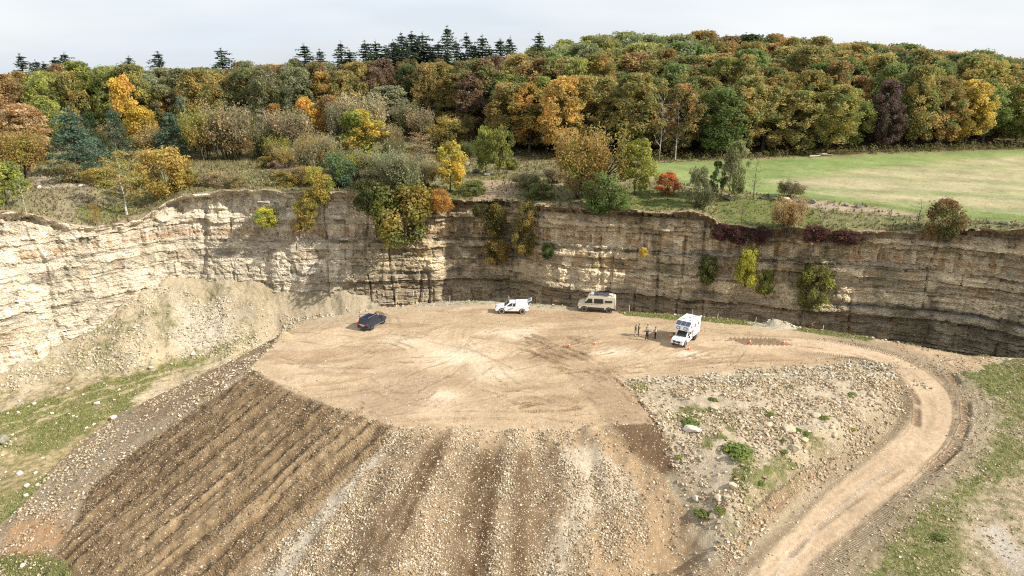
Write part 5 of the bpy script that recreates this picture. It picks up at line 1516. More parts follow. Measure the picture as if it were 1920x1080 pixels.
stones('stone_debris', 'angular limestone debris on the face between yard and road', LOW['stony'], 24000, 0.04, 0.42, PALE + BRN[:2], 4, 4.5)
stones('bank_stones', 'scattered stones on the rough bank beyond the road bend', LOW['bank'], 9000, 0.04, 0.26, PALE + BRN[:2], 5, 4.0)
stones('scree', 'scree heaped along the foot of the quarry wall', LOW['talus'], 15000, 0.06, 0.5, [(0.56, 0.49, 0.37), (0.47, 0.41, 0.30), (0.40, 0.34, 0.24), (0.55, 0.50, 0.42)], 6, 4.0)
stones('pebbles', 'small stones lying along the borders of the yard and road', np.clip(LOW['edge'] * 0.6 + LOW['shoulder'] * 0.5 + LOW['yard'] * 0.02, 0, 1), 6500, 0.03, 0.24, PALE + BRN * 2, 7, 3.5)
stones('floor_stones', 'white stones dotted over the grassy quarry floor', LOW['floor'] * 0.6, 500, 0.10, 0.5, [(0.68, 0.63, 0.54), (0.6, 0.55, 0.45)], 8, 3.0)


def boulder_mesh(seed, flat=0.7, blocky=0.5):
    rng = np.random.default_rng(seed)
    bm = bmesh.new()
    bmesh.ops.create_icosphere(bm, subdivisions=3, radius=1.0)
    pl = unit(14, rng); pl[0] = (0, 0, 1); pl[1:5] = [(1, .1, .1), (-1, .15, 0), (.1, 1, .1), (0, -1, .1)]; pl /= np.linalg.norm(pl, axis=1, keepdims=True); lim = rng.uniform(0.55, 0.85, 14)
    for v in bm.verts:
        p = np.array(v.co)
        for d, l in zip(pl, lim):
            q = p @ d
            if q > l: p = p - d * (q - l) * (0.75 + 0.25 * blocky)
        p = p * (1 + 0.05 * float(vn(p[0] * 2 + seed, p[1] * 2 + p[2], 0.6, seed % 50)))
        p[2] *= flat
        v.co = p
    me = bpy.data.meshes.new('boulder')
    bm.to_mesh(me); bm.free()
    return me


def stone_mat(name, c):
    return plain(name, c, 0.92, vary=0.3, scale=3.0, spec=0.15)


M_BOULDER = [stone_mat('weathered_stone', (0.24, 0.22, 0.18)), stone_mat('dark_stone', (0.12, 0.11, 0.09)), stone_mat('cream_stone', (0.50, 0.415, 0.29)), stone_mat('white_stone', (0.60, 0.55, 0.46))]
BM = {}
for m in range(4):
    for k in range(3):
        me = boulder_mesh(40 + k, (0.62, 0.75, 0.45)[k]); me.materials.append(M_BOULDER[m]); BM[m, k] = me


def boulder(px, py, wpx, m, k, label, group, name='boulder', stretch=1.0, cat='boulder'):
    p = hit(px, py); r = wpx * m_per_px(p) * 0.5
    x, y, _ = p
    z = float(ground_z(x, y)) if wall_at(x, y)[1] < 0 else land_z(x, y)
    o = link(name, BM[m, k], None, (x, y, z + r * 0.25))
    o.scale = (r * stretch, r, r); o.rotation_euler = (0.15 * math.sin(px), 0.15 * math.cos(px * 1.7), px * 0.37)
    tag(o, label, cat, group)
    return o


G1 = 'boulders laid along the field edge and rim'
for a in [(893, 324, 17, 1, 1, 'dark boulder under the green tree of the rim pair'), (913, 329, 14, 0, 0, 'flat grey boulder between the two trunks of the rim pair'), (953, 325, 13, 1, 1, 'dark boulder just beside the yellow-green tree of the rim pair'),
          (974, 328, 12, 0, 0, 'grey boulder, first of the spaced row in the rim grass'), (1003, 329, 11, 0, 1, 'rounded grey boulder in the middle of the rim row'), (1018, 331, 15, 1, 0, 'dark wide boulder touching a pale one in the rim row'),
          (1029, 329, 12, 2, 0, 'pale slanted boulder at the end of the rim row'), (876, 309, 16, 0, 2, 'flat grey slab in the grass behind the yellow maple'), (1365, 374, 18, 1, 1, 'blackish boulder at the foot of the tallest ledge tree'),
          (1427, 372, 9, 1, 0, 'small dark boulder by the bare grey tree'), (1449, 374, 14, 0, 2, 'low flat boulder right of the bare grey tree'), (1474, 376, 20, 2, 2, 'long reddish-grey flat boulder under the low field bush'),
          (1501, 379, 13, 0, 0, 'grey boulder between the flat one and a tall round one'), (1523, 380, 16, 0, 1, 'tall rounded grey boulder with a tan stripe of grass behind'), (1587, 385, 12, 0, 1, 'grey boulder, near one of two close boulders by the field'),
          (1609, 388, 14, 0, 1, 'squarish grey boulder, far one of two close boulders by the field'), (1856, 418, 12, 0, 0, 'grey boulder beyond the brown round bush'), (1878, 420, 12, 1, 0, 'dark boulder in the last group at the field edge'),
          (1890, 421, 10, 0, 1, 'small grey boulder in the last group at the field edge'), (1906, 422, 13, 0, 0, 'grey boulder at the picture edge of the field border'), (154, 350, 15, 3, 2, 'pale flat rock slab on the left rim slope'), (74, 352, 10, 3, 1, 'pale boulder on the rim slope by the ochre tree')]:
    boulder(*a[:5], a[5], G1)
G2 = 'white blocks on the quarry floor'
for a in [(4, 826, 26, 0, 1, 'largest grey boulder on the floor grass at the picture edge'), (37, 888, 13, 3, 1, 'white square block on the floor grass'), (51, 912, 11, 3, 0, 'white block lower down the floor grass near the heap'), (71, 910, 9, 3, 1, 'small white block touching the grey heap foot'),
          (49, 930, 10, 3, 0, 'white block lowest on the floor grass'), (65, 758, 9, 3, 1, 'pale block at the foot of the pale wall scree'), (183, 758, 14, 3, 2, 'flat pale slab in the floor track'), (214, 784, 13, 3, 1, 'white block at the heap foot beside the track'),
          (283, 690, 10, 3, 0, 'white block on the green strip by the scree'), (362, 664, 11, 3, 1, 'white block where the green strip narrows'), (43, 1062, 12, 3, 0, 'pale block in the lowest corner grass')]:
    boulder(*a[:5], a[5], G2)
G3 = 'large slabs on the stony face'
for a in [(1529, 780, 20, 2, 2, 'big cream slab high on the stony face'), (1478, 806, 28, 2, 2, 'largest cream slab on the stony face'), (1490, 844, 20, 2, 1, 'orange-cream block low on the stony face near the road'), (1509, 826, 16, 2, 0, 'cream slab right under the largest one'),
          (1596, 760, 14, 2, 2, 'cream slab close to the road bend'), (1564, 816, 14, 2, 1, 'cream block by the dark gravel inside the bend'), (1340, 768, 18, 2, 0, 'cream slab near the yard end of the stony face'), (1305, 935, 14, 3, 1, 'white block in the gully at the bottom of the stony face'),
          (1347, 937, 18, 2, 1, 'cream block of a touching pair near the gully'), (1363, 935, 16, 2, 0, 'cream block, sunnier of a touching pair near the gully'), (1336, 968, 17, 2, 1, 'cream block alone beside the green weeds'), (1441, 797, 18, 2, 2, 'narrow cream slab beside a weed'),
          (1374, 913, 20, 2, 0, 'tilted cream slab on the lower stony face'), (1633, 740, 14, 2, 1, 'cream block highest inside the bend'), (1600, 738, 12, 2, 0, 'small cream block by the high one inside the bend')]:
    boulder(*a[:5], a[5], G3, 'limestone_block', cat='rock')
boulder(1297, 808, 26, 3, 2, 'long white slab lying slantwise by the dark soil wedge', G3, 'limestone_block', 1.6, 'rock')

# ---- grass: tufts of three blades
def grass_mass(name, label, x, y, z, hmin, hmax, cols, seed):
    rng = np.random.default_rng(seed)
    n = len(x)
    base = np.stack([x, y, z], -1)
    vs, cs = [], []
    for b in range(4):
        a = rng.uniform(0, 6.28, n); h = rng.uniform(hmin, hmax, n); w = h * rng.uniform(0.14, 0.26, n)
        t = np.stack([np.cos(a), np.sin(a), 0 * a], -1); lean = np.stack([np.cos(a + 1.3), np.sin(a + 1.3), 0 * a], -1) * (h * rng.uniform(0.2, 0.9, n))[:, None]
        o = base + rng.normal(0, 0.08, (n, 3)) * [1, 1, 0]
        vs.append(np.stack([o - t * w[:, None], o + t * w[:, None], o + lean + np.array([0, 0, 1]) * h[:, None]], 1))
        c = np.array(cols)[rng.integers(len(cols), size=n)] * rng.uniform(0.7, 1.25, (n, 1))
        cs.append(np.repeat(c[:, None], 3, 1))
    v = np.concatenate(vs).reshape(-1, 3); c = np.concatenate(cs).reshape(-1, 3)
    me = mesh_np(name, v, np.arange(len(v)).reshape(-1, 3), M_GRASS, False, {'col': ('FLOAT_COLOR', 'POINT', rgba(c))})
    return tag(link(name, me), label, 'grass', kind='stuff')


rng = np.random.default_rng(5)
x, y, z = scatter(np.clip(LOW['grass'] * 1.1 - 0.25, 0, 1), 26000, rng)
k = fbm(x, y, 1.6, 3, 131) > -0.5
grass_mass('grass', 'olive green grass on the quarry floor, verges and banks', x[k], y[k], z[k], 0.05, 0.22, [(0.25, 0.30, 0.085), (0.31, 0.33, 0.11), (0.42, 0.39, 0.18), (0.20, 0.25, 0.07), (0.50, 0.45, 0.25)], 6)
# dry grass and herbs of the rim land
gi = (bk < 62) & (mfld < 0.4) & (bk > 0.3)
wgt = (gi * (0.25 + grass)).ravel() * np.gradient(bk, axis=1).ravel(); wgt /= wgt.sum()
pick = rng.choice(len(wgt), 48000, p=wgt)
jx = LX.ravel()[pick] + rng.normal(0, .25, len(pick)); jy = LY.ravel()[pick] + rng.normal(0, .25, len(pick)); jz = LZ.ravel()[pick]
gg = grass.ravel()[pick] > 0.6
grass_mass('dry_grass', 'dry tufted grass on the land behind the rim', jx[~gg], jy[~gg], jz[~gg], 0.15, 0.55, [(0.30, 0.25, 0.13), (0.22, 0.18, 0.08), (0.16, 0.155, 0.06), (0.36, 0.30, 0.18), (0.13, 0.10, 0.055)], 7)
grass_mass('ledge_grass', 'bright green grass on the ledge above the shaded wall', jx[gg], jy[gg], jz[gg], 0.10, 0.35, [(0.11, 0.20, 0.03), (0.14, 0.22, 0.04), (0.09, 0.14, 0.03), (0.2, 0.2, 0.07)], 8)

# ---- weeds one can count
rng = np.random.default_rng(9)
for k in range(3):
    P = []; N_ = []
    for i in range(26):
        a = rng.random() * 6.28; r = 0.55 * math.sqrt(rng.random()); c = np.array([math.cos(a) * r, math.sin(a) * r, 0.12 + 0.3 * (0.6 - r) * rng.random()])
        d = unit(26, rng); P.append(c + d * 0.16 * [1, 1, .8] + [0, 0, .06]); N_.append(d + [0, 0, .5])
    P = np.concatenate(P); P[:, 2] = np.abs(P[:, 2]); N_ = np.concatenate(N_); N_ /= np.linalg.norm(N_, axis=1, keepdims=True)
    st, sf = tubes([((0.06 * math.cos(j), 0.06 * math.sin(j), -.05), (0.4 * math.cos(j), 0.4 * math.sin(j), .25), .012, .005) for j in range(7)])
    add_proto('weed', leaf_mesh('weed_leaves', P, N_, 0.07, np.clip(0.5 + rng.normal(0, .2, len(P)), 0, 1), rng), mesh_np('weed_stems', st, sf, M_BARK, True), 0.5, 1.3)
CROWN_NAME['weed'] = 'leaves'; STEM_NAME['weed'] = 'stems'
for i, (px, py, wp, lab) in enumerate([(1378, 850, 56, 'largest dark green weed patch in the middle of the stony face'), (1315, 966, 34, 'bright green weed in the gully at the bottom of the stony face'), (1352, 958, 24, 'small green weed beside the lone cream block'),
        (1296, 794, 32, 'green weed near the dark soil wedge'), (1442, 778, 20, 'green weed beside the narrow cream slab'), (1478, 725, 10, 'tiny green weed high near the yard'), (1597, 743, 15, 'green weed beside small cream block inside the bend'),
        (1337, 750, 17, 'green weed close to the yard border'), (1545, 784, 18, 'green weed below the big high cream slab'), (1498, 806, 14, 'green weed touching the largest cream slab'), (1513, 812, 14, 'green weed right of the largest cream slab'),
        (1468, 828, 14, 'green weed below the largest cream slab'), (1598, 804, 14, 'yellowish green weed at the gravel inside the bend'), (1424, 906, 18, 'yellowish green weed where the stony face meets the road shoulder'), (1274, 858, 16, 'small weed on the border of the dark soil wedge'),
        (1760, 1010, 26, 'green weed clump on the bank grass nearest the road'), (1440, 700, 10, 'tiny weed at the yard end'), (1470, 850, 16, 'weed beside the orange-cream block'), (1400, 880, 14, 'weed under the largest weed patch')]):
    p = hit(px, py); p[2] = float(ground_z(p[0], p[1])); m = m_per_px(p)
    plant('weed', 'weed', p, 0.27 * wp * m, wp * m, 'fresh green', 'olive green' if i % 2 else 'yellow-green', lab, 'weed', 'weeds on the stony face and bank', 'brown', 3000 + i, 0.03)
# ------------------------------------------------------------------ vehicles, people, cones, posts
def paint(name, c, rough=0.35, coat=0.4):
    return plain(name, c, rough, coat=coat, vary=0.06, scale=3.0)


M_WHITE = paint('white_paint', (0.80, 0.80, 0.79)); M_NAVY = paint('navy_paint', (0.012, 0.018, 0.045), 0.25, 0.6); M_SAND = paint('sand_paint', (0.64, 0.58, 0.43), 0.5, 0.1)
M_BLACKP = plain('black_plastic', (0.022, 0.022, 0.025), 0.6); M_DARKB = plain('dark_cladding', (0.03, 0.03, 0.042), 0.6)
M_GLASS = plain('dark_glass', (0.012, 0.018, 0.022), 0.06, vary=0.02, coat=0.5); M_GLASS2 = plain('pale_pane', (0.62, 0.66, 0.70), 0.12, vary=0.05)
M_TYRE = plain('dusty_tyre', (0.30, 0.255, 0.20), 0.95, vary=0.3); M_TYRE2 = plain('grey_tyre', (0.16, 0.145, 0.125), 0.95, vary=0.3); M_RIMB = plain('black_rim', (0.03, 0.03, 0.032), 0.4, 0.3); M_RIMS = plain('silver_rim', (0.45, 0.42, 0.38), 0.4, 0.6)
M_CHROME = plain('chrome', (0.75, 0.75, 0.76), 0.18, 1.0); M_RED = plain('tail_lamp_red', (0.35, 0.012, 0.012), 0.2, coat=0.5); M_LAMP = plain('lamp_glass', (0.55, 0.57, 0.60), 0.1, coat=0.6)
M_PLATE = plain('plate_white', (0.75, 0.75, 0.72), 0.5); M_SOLAR = None; M_ALU = plain('aluminium', (0.50, 0.51, 0.52), 0.4, 0.8); M_BLUEG = plain('blue_pane', (0.20, 0.25, 0.40), 0.15)
M_ORANGE = plain('cone_orange', (0.70, 0.16, 0.045), 0.6); M_BAND = plain('cone_white', (0.75, 0.73, 0.70), 0.5); M_WOOD = plain('pale_post_wood', (0.50, 0.42, 0.31), 0.9, vary=0.3)


def solar_material():
    g = NT('solar_cells')
    ob = g.n('ShaderNodeTexCoord').outputs['Object']
    br = g.n('ShaderNodeTexBrick', {'Vector': ob, 'Color1': (0.012, 0.018, 0.05), 'Color2': (0.018, 0.024, 0.06), 'Mortar': (0.32, 0.34, 0.38), 'Scale': 6.0, 'Mortar Size': 0.012}, offset=0.0)
    g.bsdf(br.outputs['Color'], 0.15, **{'Coat Weight': 0.5})
    return g.m


M_SOLAR = solar_material()


def bm_obj(name, bm, mat, parent=None, bevel=0.0, smooth=True, seg=2):
    if bevel > 0:
        es = [e for e in bm.edges if len(e.link_faces) == 2 and e.calc_face_angle(0) > 0.35]
        bmesh.ops.bevel(bm, geom=es, offset=bevel, segments=seg, profile=0.6, affect='EDGES', clamp_overlap=True)
    bmesh.ops.recalc_face_normals(bm, faces=bm.faces)
    me = bpy.data.meshes.new(name); bm.to_mesh(me); bm.free()
    me.materials.append(mat)
    if smooth:
        me.shade_smooth()
        me.set_sharp_from_angle(angle=math.radians(38))
    return link(name, me, parent)


def prism(profile, hw, taper=None):
    """side profile [(x, z)] swept across the width; taper(z) scales the half width"""
    bm = bmesh.new()
    f = taper or (lambda x, z: 1.0)
    L = [bm.verts.new((x, hw * f(x, z), z)) for x, z in profile]; R = [bm.verts.new((x, -hw * f(x, z), z)) for x, z in profile]
    n = len(profile)
    for i in range(n):
        j = (i + 1) % n
        bm.faces.new((L[i], L[j], R[j], R[i]))
    bm.faces.new(L[::-1]); bm.faces.new(R)
    return bm


def box_bm(c, s, rot=None):
    bm = bmesh.new()
    m = Matrix.Translation(c) @ (rot.to_4x4() if rot else Matrix()) @ Matrix.Diagonal((*s, 1))
    bmesh.ops.create_cube(bm, size=1.0, matrix=m)
    return bm


def cyl_bm(c, r, h, axis='Y', n=28, r2=None):
    bm = bmesh.new()
    rot = {'Y': Matrix.Rotation(math.radians(90), 4, 'X'), 'X': Matrix.Rotation(math.radians(90), 4, 'Y'), 'Z': Matrix()}[axis]
    bmesh.ops.create_cone(bm, cap_ends=True, segments=n, radius1=r, radius2=r if r2 is None else r2, depth=h, matrix=Matrix.Translation(c) @ rot)
    return bm


def join(*bms):
    out = bmesh.new()
    for b in bms:
        me = bpy.data.meshes.new('t'); b.to_mesh(me); b.free(); out.from_mesh(me); bpy.data.meshes.remove(me)
    return out


def patch(pts, thick=0.012):
    """a thin plate set just proud of a panel; pts counter-clockwise seen from outside"""
    bm = bmesh.new()
    p = [Vector(q) for q in pts]
    n = (p[1] - p[0]).cross(p[2] - p[0]).normalized()
    a = [bm.verts.new(q - n * 0.02) for q in p]; b = [bm.verts.new(q + n * thick) for q in p]
    k = len(p)
    bm.faces.new(b); bm.faces.new(a[::-1])
    for i in range(k):
        j = (i + 1) % k
        bm.faces.new((a[i], a[j], b[j], b[i]))
    return bm


def wheel(parent, x, y, r, w=0.24, tyre=None, rim=None, spokes=6):
    t = tyre or M_TYRE
    s = 1 if y > 0 else -1
    bm = bmesh.new()
    prof = [(r * 0.62, -w / 2 + .01), (r * 0.80, -w / 2), (r * 0.95, -w * 0.44), (r, -w * 0.28), (r, w * 0.28), (r * 0.95, w * 0.44), (r * 0.80, w / 2), (r * 0.62, w / 2 - .01)]
    n = 32; rings = []
    for k in range(n):
        a = 2 * math.pi * k / n
        rings.append([bm.verts.new((x + q * math.cos(a), y + o, r + q * math.sin(a))) for q, o in prof])
    for k in range(n):
        A, B = rings[k], rings[(k + 1) % n]
        for i in range(len(prof)):
            j = (i + 1) % len(prof)
            bm.faces.new((A[i], B[i], B[j], A[j]))
    root = bm_obj('wheel', bm, t, parent)
    disc = [cyl_bm((x, y + s * (w / 2 - 0.055), r), r * 0.63, 0.02), cyl_bm((x, y + s * (w / 2 - 0.02), r), r * 0.13, 0.05)]
    for k in range(spokes):
        a = 2 * math.pi * k / spokes
        disc.append(box_bm((x + math.cos(a) * r * .36, y + s * (w / 2 - 0.035), r + math.sin(a) * r * .36), (r * 0.5, 0.03, r * 0.13), Matrix.Rotation(-a, 3, 'Y')))
    bm_obj('rim', join(*disc), rim or M_RIMB, root)
    return root


def arches(parent, hw, wheels, r, mat=None):
    for x, s in wheels:
        bm = cyl_bm((x, s * (hw - 0.06), r + 0.02), r * 1.22, 0.15, n=32)
        bm_obj('wheel_arch', bm, mat or M_BLACKP, parent)


def frustum(x0b, x1b, x0t, x1t, z0, z1, wb, wt):
    bm = bmesh.new()
    c = [(x0b, -wb, z0), (x1b, -wb * 0.94, z0), (x1b, wb * 0.94, z0), (x0b, wb, z0), (x0t, -wt, z1), (x1t, -wt, z1), (x1t, wt, z1), (x0t, wt, z1)]
    v = [bm.verts.new(p) for p in c]
    for f in ((0, 3, 2, 1), (4, 5, 6, 7), (0, 1, 5, 4), (1, 2, 6, 5), (2, 3, 7, 6), (3, 0, 4, 7)):
        bm.faces.new([v[i] for i in f])
    C = [Vector(p) for p in c]

    def face(which, u0, v0, u1, v1, u0t=None, u1t=None):
        A, B, Cc, D = {'right': (0, 1, 5, 4), 'front': (1, 2, 6, 5), 'left': (2, 3, 7, 6), 'rear': (3, 0, 4, 7)}[which]
        def P(u, v): return (C[A] * (1 - u) + C[B] * u) * (1 - v) + (C[D] * (1 - u) + C[Cc] * u) * v
        return [P(u0, v0), P(u1, v0), P(u1 if u1t is None else u1t, v1), P(u0 if u0t is None else u0t, v1)]
    return bm, face


VS = 0.935          # the survey scale of the yard


def vehicle(name, x, y, deg, label, cat):
    o = empty(name, (x, y, float(ground_z(x, y)) + 0.02), math.radians(deg))
    o.scale = (VS,) * 3
    return tag(o, label, cat)


def mirror_pair(t, x, y, z, big=1.0, mat=None):
    for s in (1, -1):
        bm_obj('mirror', join(box_bm((x, s * (y + 0.12), z), (0.12 * big, 0.16, 0.2 * big)), box_bm((x - 0.02, s * (y + 0.02), z - 0.05), (0.05, 0.1, 0.05))), mat or M_BLACKP, t, 0.02)


# -- dark blue off-roader, seen from behind
t = vehicle('off_road_car', -19.2 + 0.02, 87.8, 65.5, 'dark navy off-road car with one door open, parked by a brown soil heap', 'car')
bm_obj('body', prism([(-2.30, .42), (-2.40, .62), (-2.38, 1.0), (-2.30, 1.12), (0.95, 1.12), (1.5, 1.10), (2.15, 1.0), (2.33, 0.82), (2.36, .55), (2.25, .40)], 0.94, lambda x, z: 0.95 + 0.05 * (z < 1.0) - (0.09 if x > 2.1 else 0)), M_NAVY, t, 0.06)
bm, F_ = frustum(-2.30, 1.0, -2.02, 0.15, 1.10, 1.82, 0.88, 0.72); cab = bm_obj('cabin', bm, M_NAVY, t, 0.07, seg=3)
for nm, q in (('rear_window', ('rear', .10, .12, .90, .78)), ('windscreen', ('front', .06, .1, .94, .88))):
    bm_obj(nm, patch(F_(*q)), M_GLASS, t)
for s in ('right', 'left'):
    u = (lambda a: a) if s == 'right' else (lambda a: 1 - a)
    for a0, a1, a1t in ((.06, .30, .30), (.33, .58, .60), (.62, .90, .80)):
        q = F_(s, min(u(a0), u(a1)), .10, max(u(a0), u(a1)), .82, *((None, u(a1t)) if s == 'right' else (u(a1t), None)))
        bm_obj('side_window', patch(q), M_GLASS, t)
for s in (1, -1):
    bm_obj('tail_lamp', box_bm((-2.37, s * 0.80, 1.08), (0.10, 0.20, 0.36)), M_RED, t, 0.02)
    bm_obj('headlamp', box_bm((2.28, s * 0.66, 0.92), (0.12, 0.34, 0.16)), M_LAMP, t, 0.02)
    bm_obj('running_board', box_bm((0, s * 0.98, 0.44), (2.3, 0.16, 0.05)), M_ALU, t, 0.01)
    bm_obj('roof_rail', join(box_bm((-0.9, s * 0.64, 1.89), (1.9, 0.04, 0.04)), box_bm((-1.7, s * .64, 1.85), (.06, .04, .08)), box_bm((-0.1, s * .64, 1.85), (.06, .04, .08))), M_ALU, t)
bm_obj('chrome_strip', box_bm((-2.42, 0, 0.98), (0.04, 1.05, 0.09)), M_CHROME, t, 0.01)
bm_obj('number_plate', box_bm((-2.425, 0.05, 0.82), (0.02, 0.52, 0.12)), M_PLATE, t)
bm_obj('rear_bumper', box_bm((-2.40, 0, 0.55), (0.22, 1.78, 0.24)), M_NAVY, t, 0.05)
bm_obj('spoiler', box_bm((-2.08, 0, 1.83), (0.26, 1.30, 0.05)), M_NAVY, t, 0.02)
mirror_pair(t, 0.85, 0.90, 1.16, 1.0, M_NAVY)
arches(t, 0.95, [(-1.42, 1), (-1.42, -1), (1.38, 1), (1.38, -1)], 0.38)
for x in (-1.42, 1.38):
    for s in (1, -1): wheel(t, x, s * 0.84, 0.39, 0.25, M_TYRE, M_RIMS)
d = bm_obj('open_door', join(patch([(-0.15, 0.93, 0.5), (-0.75, 1.75, 0.5), (-0.75, 1.75, 1.12), (-0.15, 0.93, 1.12)], 0.05), box_bm((-0.76, 1.73, 1.42), (.05, .05, .64)), box_bm((-0.45, 1.33, 1.76), (1.0, .05, .06), Matrix.Rotation(math.radians(126), 3, 'Z'))), M_NAVY, t, 0.01)

# -- white pick-up with hard top, tail flap up
t = vehicle('pickup_truck', 0.05, 93.25, 178.5, 'white pickup truck with black wheels and its rear top flap raised', 'pickup')
bm_obj('body', prism([(-2.62, .62), (-2.66, .80), (-2.60, 1.12), (1.15, 1.12), (1.6, 1.13), (2.35, 1.02), (2.58, .86), (2.62, .58), (2.45, .44), (1.0, .46), (-1.0, .46), (-2.2, .50)], 0.92, lambda x, z: 0.96 + 0.04 * (z < 1.0) - (0.10 if x > 2.3 else 0)), M_WHITE, t, 0.06)
bm, F_ = frustum(-0.62, 1.25, -0.50, 0.42, 1.10, 1.78, 0.87, 0.70); bm_obj('cab', bm, M_WHITE, t, 0.06, seg=3)
bm_obj('windscreen', patch(F_('front', .06, .08, .94, .9)), M_GLASS, t)
for s in ('right', 'left'):
    u = (lambda a: a) if s == 'right' else (lambda a: 1 - a)
    for a0, a1, a1t in ((.05, .33, .33), (.40, .90, .68)):
        q = F_(s, min(u(a0), u(a1)), .12, max(u(a0), u(a1)), .84, *((None, u(a1t)) if s == 'right' else (u(a1t), None)))
        bm_obj('side_window', patch(q), M_GLASS, t)
bm, F2 = frustum(-2.60, -0.57, -2.32, -0.57, 1.10, 1.84, 0.90, 0.76); bm_obj('hard_top', bm, M_WHITE, t, 0.05)
bm_obj('opening', patch(F2('rear', .10, .08, .90, .9), 0.006), M_BLACKP, t)
fl = bm_obj('rear_flap', patch([(-2.28, -.70, 1.86), (-2.28, .70, 1.86), (-2.98, .74, 2.16), (-2.98, -.74, 2.16)], 0.03), M_WHITE, t, 0.01)
bm_obj('flap_window', patch([(-2.45, -.5, 1.965), (-2.45, .5, 1.965), (-2.85, .52, 2.135), (-2.85, -.52, 2.135)], 0.02), M_BLUEG, fl)
bm_obj('flap_window_inside', patch([(-2.85, -.52, 2.06), (-2.85, .52, 2.06), (-2.45, .5, 1.90), (-2.45, -.5, 1.90)], 0.012), M_BLUEG, fl)
for s in (1, -1):
    bm_obj('tail_lamp', box_bm((-2.60, s * 0.84, 0.98), (0.14, 0.12, 0.30)), M_RED, t, 0.02)
    bm_obj('headlamp', box_bm((2.44, s * 0.64, 0.93), (0.22, 0.36, 0.16)), M_LAMP, t, 0.03)
    bm_obj('sill', box_bm((-0.05, s * 0.90, 0.42), (2.0, 0.10, 0.10)), M_BLACKP, t, 0.02)
    bm_obj('door_handle', box_bm((-0.05, s * 0.925, 0.98), (0.2, 0.03, 0.04)), M_BLACKP, t)
    lg = [box_bm((0.62 - 0.085 * k, s * 0.934, 0.76 + 0.012 * (k % 2) + 0.012 * k), (0.055, 0.012, 0.10 + 0.03 * (k % 3 == 0))) for k in range(6)]
    lg += [box_bm((0.40, s * 0.934, 0.69), (0.5, 0.012, 0.02), Matrix.Rotation(0.08, 3, 'Y')), box_bm((0.02, s * .934, .86), (.05, .012, .2), Matrix.Rotation(-0.5, 3, 'Y'))]
    bm_obj('door_logo', join(*lg), plain('logo_grey', (0.14, 0.16, 0.16), 0.6), t)
bm_obj('grille', box_bm((2.56, 0, 0.82), (0.10, 0.95, 0.22)), M_BLACKP, t, 0.02)
bm_obj('number_plate', box_bm((2.635, 0, 0.60), (0.02, 0.52, 0.11)), M_PLATE, t)
mirror_pair(t, 0.95, 0.88, 1.18, 1.0, M_WHITE)
arches(t, 0.93, [(-1.55, 1), (-1.55, -1), (1.62, 1), (1.62, -1)], 0.40)
for x in (-1.55, 1.62):
    for s in (1, -1): wheel(t, x, s * 0.84, 0.41, 0.26, M_TYRE, M_RIMB)

# -- sand-coloured van
t = vehicle('camper_van', 12.35, 94.05, 169.5, 'sand beige high van with dark lower cladding and a loaded roof rack', 'van')
van_prof = [(-2.92, .46), (-2.98, .70), (-2.96, 1.5), (-2.90, 2.38), (-2.80, 2.52), (0.9, 2.58), (1.28, 2.50), (1.98, 1.55), (2.62, 1.30), (2.84, 1.12), (2.92, .75), (2.86, .46)]
bm_obj('body', prism(van_prof, 1.0, lambda x, z: (1.0 if z < 1.4 else 1.0 - 0.13 * (z - 1.4) / 1.15) - (0.08 if x > 2.3 else 0)), M_SAND, t, 0.08, seg=3)
yy_ = lambda z: 1.0 - 0.13 * max(0, z - 1.4) / 1.15
def side_patch(pts, s): 
    q = [(x, s * (yy_(z) + 0.002), z) for x, z in pts]
    return patch(q if s < 0 else q[::-1], 0.012)
for s in (1, -1):
    bm_obj('cab_window', side_patch([(0.62, 1.48), (1.78, 1.48), (1.22, 2.18), (0.62, 2.18)], s), M_GLASS, t)
    bm_obj('side_window', side_patch([(-1.05, 1.48), (0.36, 1.48), (0.36, 2.20), (-1.05, 2.20)], s), M_GLASS, t)
    bm_obj('strip_window', side_patch([(-2.45, 1.66), (-1.32, 1.66), (-1.32, 1.98), (-2.45, 1.98)], s), M_GLASS, t)
    bm_obj('cladding', box_bm((0.02, s * 0.99, 0.60), (2.55, 0.07, 0.42)), M_DARKB, t, 0.02)
    bm_obj('rear_cladding', box_bm((-2.55, s * 0.985, 0.62), (0.72, 0.07, 0.34)), M_DARKB, t, 0.02)
    bm_obj('tail_lamp', box_bm((-2.92, s * 0.90, 1.02), (0.14, 0.16, 0.50)), M_RED, t, 0.02)
    bm_obj('headlamp', box_bm((2.70, s * 0.74, 1.10), (0.24, 0.32, 0.22)), M_LAMP, t, 0.03)
    bm_obj('door_handle', box_bm((0.72, s * 1.01, 1.26), (0.2, 0.03, 0.05)), M_BLACKP, t)
bm_obj('windscreen', patch([(1.92, -.84, 1.645), (1.92, .84, 1.645), (1.33, .80, 2.435), (1.33, -.80, 2.435)], 0.03), M_GLASS, t)
bm_obj('front_bumper', box_bm((2.82, 0, 0.62), (0.26, 1.86, 0.42)), M_DARKB, t, 0.06)
bm_obj('grille', box_bm((2.80, 0, 0.98), (0.16, 1.1, 0.24)), M_BLACKP, t, 0.03)
bm_obj('rear_bumper', box_bm((-2.96, 0, 0.58), (0.16, 1.86, 0.24)), M_DARKB, t, 0.04)
rk = [box_bm((-0.85, s * 0.72, 2.70), (3.5, 0.05, 0.06)) for s in (1, -1)] + [box_bm((-2.5 + 0.66 * k, 0, 2.69), (0.06, 1.44, 0.04)) for k in range(6)] + [box_bm((x, s * 0.72, 2.62), (0.06, 0.05, 0.14)) for x in (-2.5, -0.9, 0.8) for s in (1, -1)]
rack = bm_obj('roof_rack', join(*rk), M_ALU, t)
